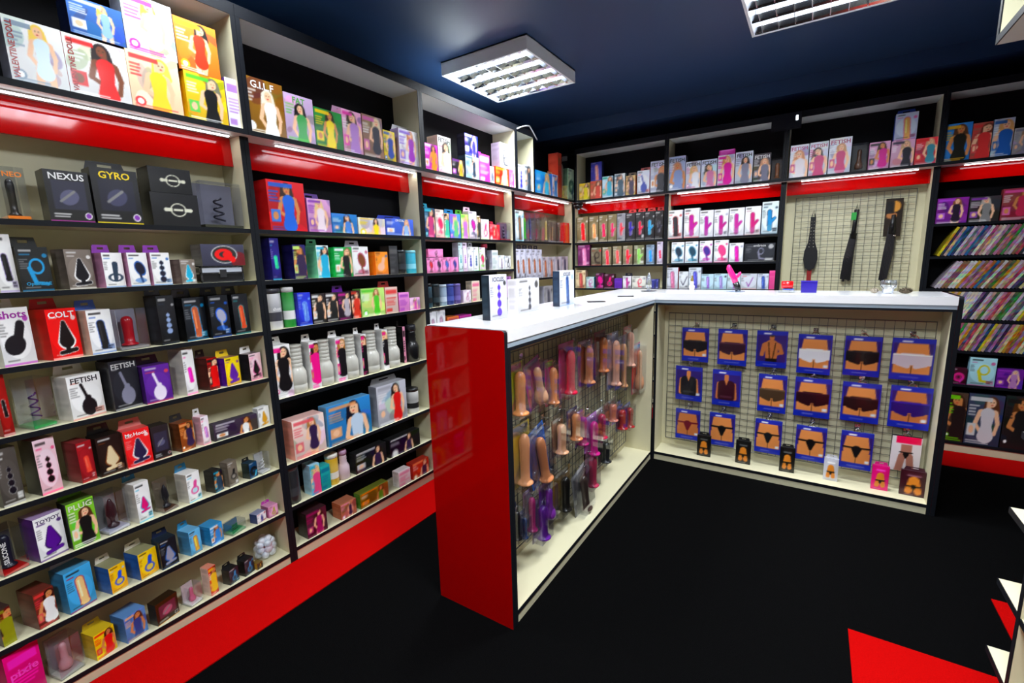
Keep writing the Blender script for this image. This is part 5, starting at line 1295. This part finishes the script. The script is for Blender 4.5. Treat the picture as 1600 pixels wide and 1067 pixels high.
# blister packs hanging in the long counter arm
gpA = ((1.25+2.83)/2, .10)
DEP = [0, .012, .024]
for i, (a0, a1, z0, z1, kind, col, cc, rot, de) in enumerate(HANG_A):
    w, h = min(a1-a0, .17), z1-z0; xo = 0 if rot else DEP[i % 3]
    k_ = 1+xo/.87; a0 *= k_; a1 *= k_
    root = empty('blister_pack', (.985-xo+.0, (a0+a1)/2, z0), PI/2)
    root.rotation_euler = (0, math.radians(rot), PI/2) if not rot else (0, 0, PI/2)
    c1, c2 = [hx(x) for x in cc.split()]
    d = .044
    A = Art(12, max(12, int(12*h/w)), c1, i); hh = A.h
    A.grad(c1*.8, np.minimum(c1*1.1, 1)); A.rect(.08, .92, hh*.84, hh*.97, c2); A.lines(.12, .85, hh*.86, hh*.95, 2, hx('eee'), .7); A.cap(.2, hh*.1, .85, hh*.6, .09, c2, .05, .6)
    b = MB(); ny = max(12, int(12*h/w)); b.grid((-w/2, d/2-.002, 0), (w, 0, 0), (0, 0, h), 12, ny, A.out()); b.box(-w/2, w/2, d/2-.0015, d/2, 0, h, tuple(c2))
    card = b.build('backing_card', M['card'], root)
    s = MB().box(-w*.44, w*.44, -d/2, d/2-.004, h*.015, h*.93).build('blister_shell', M['clear'], root)
    r = min(w*.34, .031)
    f = form(kind, hx(col), r/1.15, h*.80).build('moulded_article', M['rubber'], root, True, loc=(0, -.001-.0, h*.06))
    if rot:
        for o in (card, s, f): o.rotation_euler = (0, math.radians(rot), 0)
    rown = 'upper' if i < 10 else ('middle' if i < 20 else 'lower'); ix = i if i < 10 else (i-10 if i < 20 else i-20)
    tag(root, f'blister pack with {de} moulded article, number {ix+1} of the {rown} counter row'.replace('number 10', 'tenth').replace(f'number {ix+1}', ORD[ix]), 'blister pack', 'blister packs on the long counter arm')
    if z1 < .935: hook(gA, 'L', (a0+a1)/2, z1-.008, .09-xo*.5, gpA)
o = form('bulb', hx('e02a8a'), .028, .10).build('moulded_article', M['rubber'], None, True, loc=(.97, 1.27, .053)); tag(o, 'bright pink moulded piece standing on the deck behind the red end panel', 'moulded piece')

# straps on the back wall grid
p = empty('studded_paddle', (1.83, 4.012, 1.10))
MB().box(-.016, .016, -.004, .004, .26, .45).build('handle', M['leather'], p)
b = MB(); pts = [(-.016, .28), (-.022, .2), (-.04, .14), (-.044, .08), (-.03, .02), (0, 0), (.03, .02), (.044, .08), (.04, .14), (.022, .2), (.016, .28)]
n = len(pts); b.v = [(x, -.005, z+.07) for x, z in pts]+[(x, .005, z+.07) for x, z in pts]; b.c = [None]*2*n
b.f = [tuple(range(n)), tuple(reversed(range(n, 2*n)))]+[(i, n+i, n+(i+1) % n, (i+1) % n) for i in range(n)]
b.build('blade', M['leather'], p)
b = MB()
for q in range(9):
    for sx in (-1, 1): b.lathe([(.003, 0), (.0028, .0016), (.001, .003)], 6, cx=sx*(.008+.0012*max(0, 4-q)), cy=0, z0=0)
b.v = [(v[0], -.0045-v[2], .24+.022*((i//18)//2)+v[1]) for i, v in enumerate(b.v)]
b.build('studs', M['chrome'], p)
MB().box(-.014, .014, .001, .006, -.02, .12, tuple(hx('8a1c1c'))).build('red_strap', M['card'], p)
MB().tube([(-.01, 0, .45), (0, 0, .50), (.01, 0, .45)], .003, 6).build('hanging_loop', M['leather'], p)
tag(p, 'black studded leather paddle hanging leftmost on the back wall grid', 'paddle')
p = empty('leather_whip', (2.06, 4.012, 1.09))
b = MB(); rg = random.Random(2)
for q in range(9):
    x = -.026+.0065*q; b.tube([(x*.55+.01, 0, .33), (x*.9-.008, -.004, .16), (x-.015, 0, rg.uniform(0, .02))], .0048, 5)
b.build('tails', M['leather'], p)
MB().tube([(.008, 0, .30), (.012, 0, .40), (.016, 0, .49)], [.016, .013, .015], 10).build('handle', M['leather'], p, True)
MB().box(-.012, .016, -.018, -.015, .42, .47, tuple(hx('2aa040'))).build('swing_tag', M['card'], p)
MB().tube([(.01, 0, .48), (.016, 0, .53), (.024, 0, .48)], .003, 6).build('hanging_loop', M['leather'], p)
tag(p, 'black leather whip with green tag in the middle of the back wall grid', 'whip')
p = empty('carded_whip', (2.275, 4.012, 1.09))
A = Art(14, 36, hx('2a2018'), 4); A.ell(.55, A.h*.78, .3, .35, hx('c8924a')); A.ell(.4, A.h*.55, .3, .2, hx('b07a50')); A.rect(.1, .5, A.h*.6, A.h*.9, hx('1c1a1c'))
b = MB(); b.grid((-.045, .004, .30), (.09, 0, 0), (0, 0, .245), 14, 36, A.out()); b.box(-.045, .045, .0045, .006, .30, .545, (.1, .08, .07)); b.build('header_card', M['card'], p)
b = MB()
for q in range(8):
    x = -.024+.0065*q; b.tube([(x*.7, -.004, .36), (x-.006, -.006, .2), (x*.8-.022, -.004, rg.uniform(0, .02))], .0048, 5)
b.build('tails', M['leather'], p)
MB().tube([(0, -.008, .32), (0, -.008, .44)], [.018, .011], 10).build('handle', M['leather'], p, True)
MB().lathe([(.007, 0), (.009, .004), (.006, .008)], 10, cx=.012, cy=-.026, z0=.30).build('metal_stud', M['chrome'], p, True)
tag(p, 'black whip on a picture card, rightmost on the back wall grid', 'whip')

# things standing on the worktop
def top_box(name, y0, y1, x, d, h, spec, side, txt, label, rz):
    w = y1-y0
    root = empty(name, (x-d/2, (y0+y1)/2, 1.0805), PI/2+rz)
    card_box(34, int(34*h/w), w, d, h, spec, hx(side), hx('e8ecf4'), 91, bool(txt)).build('box_body', M['card'], root)
    if txt: lettering(root, txt, 0, h*.9, -d/2-.0006, w*.84, h*.1, hx('141c40'))
    return tag(root, label, 'carton', 'cartons on the worktop')
top_box('product_carton', 1.388, 1.504, .857, .036, .168, 'I d0d0dc beads 5a3ab0 c8c8e8', '14222c', 'ICICLES', 'white carton with purple beaded wand, nearest on the worktop', .0)
top_box('product_carton', 1.613, 1.80, .835, .05, .142, 'I d0ced2 beads 2a2a34 d8dce4', 'e8e4e8', '', 'wide white carton with black beads, middle of three on the worktop', .03)
top_box('product_carton', 1.944, 2.10, .862, .036, .166, 'I d0d2dc wand 2a4a7a 9ab0d8', '16283c', 'ICICLES', 'white carton with blue curved wand, farthest of three on worktop', .0)
for x, y, rz, lab in ((.93, 2.22, .5, 'nearer'), (.96, 2.58, .35, 'farther')):
    o = MB().box(-.045, .045, -.03, .03, 0, .002, (.03, .03, .04)).box(-.03, .03, -.005, .01, .002, .0023, (.25, .3, .38)).build('leaflet', M['card'], None, loc=(x, y, 1.0805), rz=rz)
    tag(o, f'{lab} black leaflet lying flat on the white worktop', 'leaflet')
r_ = empty('glass_sample', (.958, 3.03, 1.0805))
MB().lathe([(.05, 0), (.05, .002)], 20, col=(.2, .2, .22)).build('mat', M['card'], r_)
MB().lathe([(.012, .0025), (.014, .006), (.007, .014), (.018, .026), (.020, .05), (.014, .085), (.005, .115), (.001, .12)], 18).build('glass_body', M['glass'], r_, True)
tag(r_, 'clear glass teardrop standing on a dark mat at the worktop corner', 'glass ornament')
r_ = empty('gold_figurine', (1.225, 3.04, 1.0805))
MB().lathe([(.016, 0), (.016, .006), (.013, .010), (.016, .022), (.018, .034), (.010, .042), (.012, .055), (.008, .062)], 14, col=(.88, .86, .80)).build('base_beads', M['rubber'], r_, True)
MB().lathe([(.007, .0625), (.010, .072), (.007, .082), (.004, .086), (.006, .093), (.002, .10)], 14, col=(.45, .38, .15)).build('gold_top', M['rubber'], r_, True)
tag(r_, 'small white and gold beaded figurine on the worktop', 'figurine')
r_ = empty('display_sample', (1.475, 3.05, 1.0805))
MB().lathe([(.05, 0), (.05, .004)], 20).build('stand_disc', M['glass'], r_)
MB().tube([(.014, 0, .005), (.006, 0, .03), (-.004, 0, .055)], [.016, .017, .017], 14, col=(.06, .07, .08)).build('grip', M['rubber'], r_, True)
MB().tube([(-.004, 0, .0555), (-.016, 0, .085), (-.032, 0, .115), (-.044, 0, .14), (-.046, 0, .155), (-.044, 0, .161)], [.0165, .017, .0165, .015, .010, .003], 14, col=tuple(hx('f01878'))).build('pink_body', M['rubber'], r_, True)
MB().tube([(-.008, 0, .075), (.008, 0, .095), (.018, 0, .112), (.02, 0, .118)], [.008, .010, .008, .002], 10, col=tuple(hx('f01878'))).build('pink_branch', M['rubber'], r_, True)
tag(r_, 'hot pink forked display sample leaning on a clear stand', 'display sample')
r_ = empty('compact_case', (1.738, 3.05, 1.0805))
MB().box(-.04, .04, -.022, .022, 0, .014).build('clear_base', M['glass'], r_)
MB().box(-.02, .034, -.02, .02, .0145, .02, tuple(hx('4a5ab0'))).build('inner_tray', M['card'], r_)
MB().tube([(-.028, 0, .042), (.028, 0, .042)], .0215, 14, col=tuple(hx('d80c14'))).build('red_lid', M['rubber'], r_, True)
tag(r_, 'small glossy red compact on a clear base on the worktop', 'compact case')
o = empty('blue_box', (1.842, 3.05, 1.0805))
b = MB().box(-.036, .036, -.02, .02, 0, .058, tuple(hx('2a1c8a'))); b.v = [(x*(1+.06*(z > .03)), y, z) for x, y, z in b.v]; b.build('box_body', M['rubber'], o); MB().box(-.0385, .0385, -.0215, .0215, .0585, .0635, tuple(hx('3424a0'))).build('lid', M['rubber'], o)
tag(o, 'small glossy dark blue box beside the red compact', 'box')
r_ = empty('clear_cup', (2.186, 3.05, 1.0805))
MB().lathe([(.022, 0), (.024, .004), (.024, .02), (.026, .024), (.034, .034), (.036, .052), (.031, .066)], 20, cap=False).build('cup_wall', M['glass'], r_, True)
MB().lathe([(.02, .004), (.02, .02)], 16, col=(.9, .92, .95)).build('cup_filling', M['rubber'], r_, True)
tag(r_, 'clear rounded cup between fur pieces on the worktop', 'cup')
def fluff(name, x, y, rx, rz, label, mat, n=160, seed=0):
    rg = random.Random(seed); b = MB()
    b.lathe([(max(.001, rz*.8*math.sin(t)), rz*.8-rz*.8*math.cos(t)) for t in np.linspace(.05, PI-.05, 8)], 12)
    b.v = [(v[0]*rx/rz, v[1], v[2]) for v in b.v]
    for _ in range(n):
        t, q = rg.uniform(0, 2*PI), rg.uniform(.1, PI*.6)
        d = Vector((math.sin(q)*math.cos(t), math.sin(q)*math.sin(t), math.cos(q)))
        c = Vector((d.x*rx*.75, d.y*rz*.75, rz*.8+d.z*rz*.75)); e = c+Vector((d.x*rx*.45, d.y*rz*.4, d.z*rz*.35)); s = Vector((-d.y, d.x, .2)).normalized()*.0018
        k = len(b.v); b.v += [tuple(c-s), tuple(c+s), tuple(e)]; b.c += [None]*3; b.f.append((k, k+1, k+2))
    return tag(b.build(name, mat, None, True, loc=(x, y, 1.0805)), label, 'fur piece')
fluff('fur_cuff', 2.255, 3.04, .034, .017, 'dark brown fur piece right of the clear cup', M['fur'], seed=1)
fluff('fur_tuft', 2.130, 3.05, .02, .016, 'pale brown fur tuft left of the clear cup', surf('pale_fur', (.38, .33, .26), .9, .5, 160), seed=2)

# dome camera, box on the cabinets, cable
r_ = empty('dome_camera', (.085, 3.83, 1.794))
MB().lathe([(.046, -.022), (.048, -.010), (.048, -.0005)], 20, col=(.03, .03, .035)).build('mount_ring', M['rubber'], r_, True)
MB().lathe([(.004, -.064), (.022, -.058), (.036, -.044), (.042, -.023)], 20, col=(.015, .015, .02)).build('dome', M['rubber'], r_, True)
MB().lathe([(.012, -.068), (.010, -.060)], 12, cx=.012, cy=-.014, col=(.5, .55, .6)).build('lens', M['rubber'], r_, True)
tag(r_, 'black dome security camera under the cabinets in the room corner', 'security camera')
r_ = empty('control_box', (1.632, 3.835, 2.130))
MB().box(-.088, .088, -.022, .022, 0, .10, None).build('box_body', M['wall'], r_)
MB().box(-.086, .086, -.026, -.0225, .004, .096, None).build('front_cover', M['wall'], r_)
MB().box(.056, .068, -.028, -.0262, .045, .075).build('pilot_lamp', M['pilot'], r_)
tag(r_, 'dark control box with a lit pilot lamp on the back cabinets', 'control box')
pts = [(.042, 2.92+.028*i, 2.215+.055*math.sin(min(1, i/9)*PI*.62)-(.0 if i < 7 else .018*(i-6))) for i in range(11)]
tag(MB().tube(pts, .005, 8, col=(.85, .87, .88)).build('white_cable', M['rubber'], None, True), 'white cable curving over the narrow cabinet before the corner', 'cable')

# goods on the right-hand unit
def right_box(y0, y1, z, h, d, spec, side, label, x=2.33):
    w = y1-y0
    o = card_box(14, max(8, int(14*h/w)), w, d, h, spec, hx(side), hx(side), 77).build('product_carton', M['card'], None, loc=(x+d/2, (y0+y1)/2, z+.0006), rz=-PI/2)
    tag(o, label, 'carton')
right_box(1.45, 1.515, .45, .165, .07, 'T d01018 fff', 'c80c14', 'red carton standing on the end shelf at the right picture edge', 2.345)
right_box(1.44, 1.50, .65, .12, .07, 'T 8a8a88 ccc', '777', 'grey carton on the upper end shelf at the right picture edge', 2.37)
o = empty('clear_tray', (2.40, 1.50, .2506)); MB().lathe([(.035, 0), (.04, .012), (.04, .03)], 18, cap=False).build('tray_wall', M['clear'], o, True); MB().lathe([(.034, .001), (.036, .012)], 18, col=(.55, .55, .55)).build('tray_filling', M['rubber'], o, True)
tag(o, 'clear round tray on the lower end shelf at the right picture edge', 'tray')
right_box(1.30, 1.62, 1.8115, .22, .12, 'T f4f6f6 ddd', 'eef2f0', 'large white carton on the cabinet at the top right picture edge', 2.225)
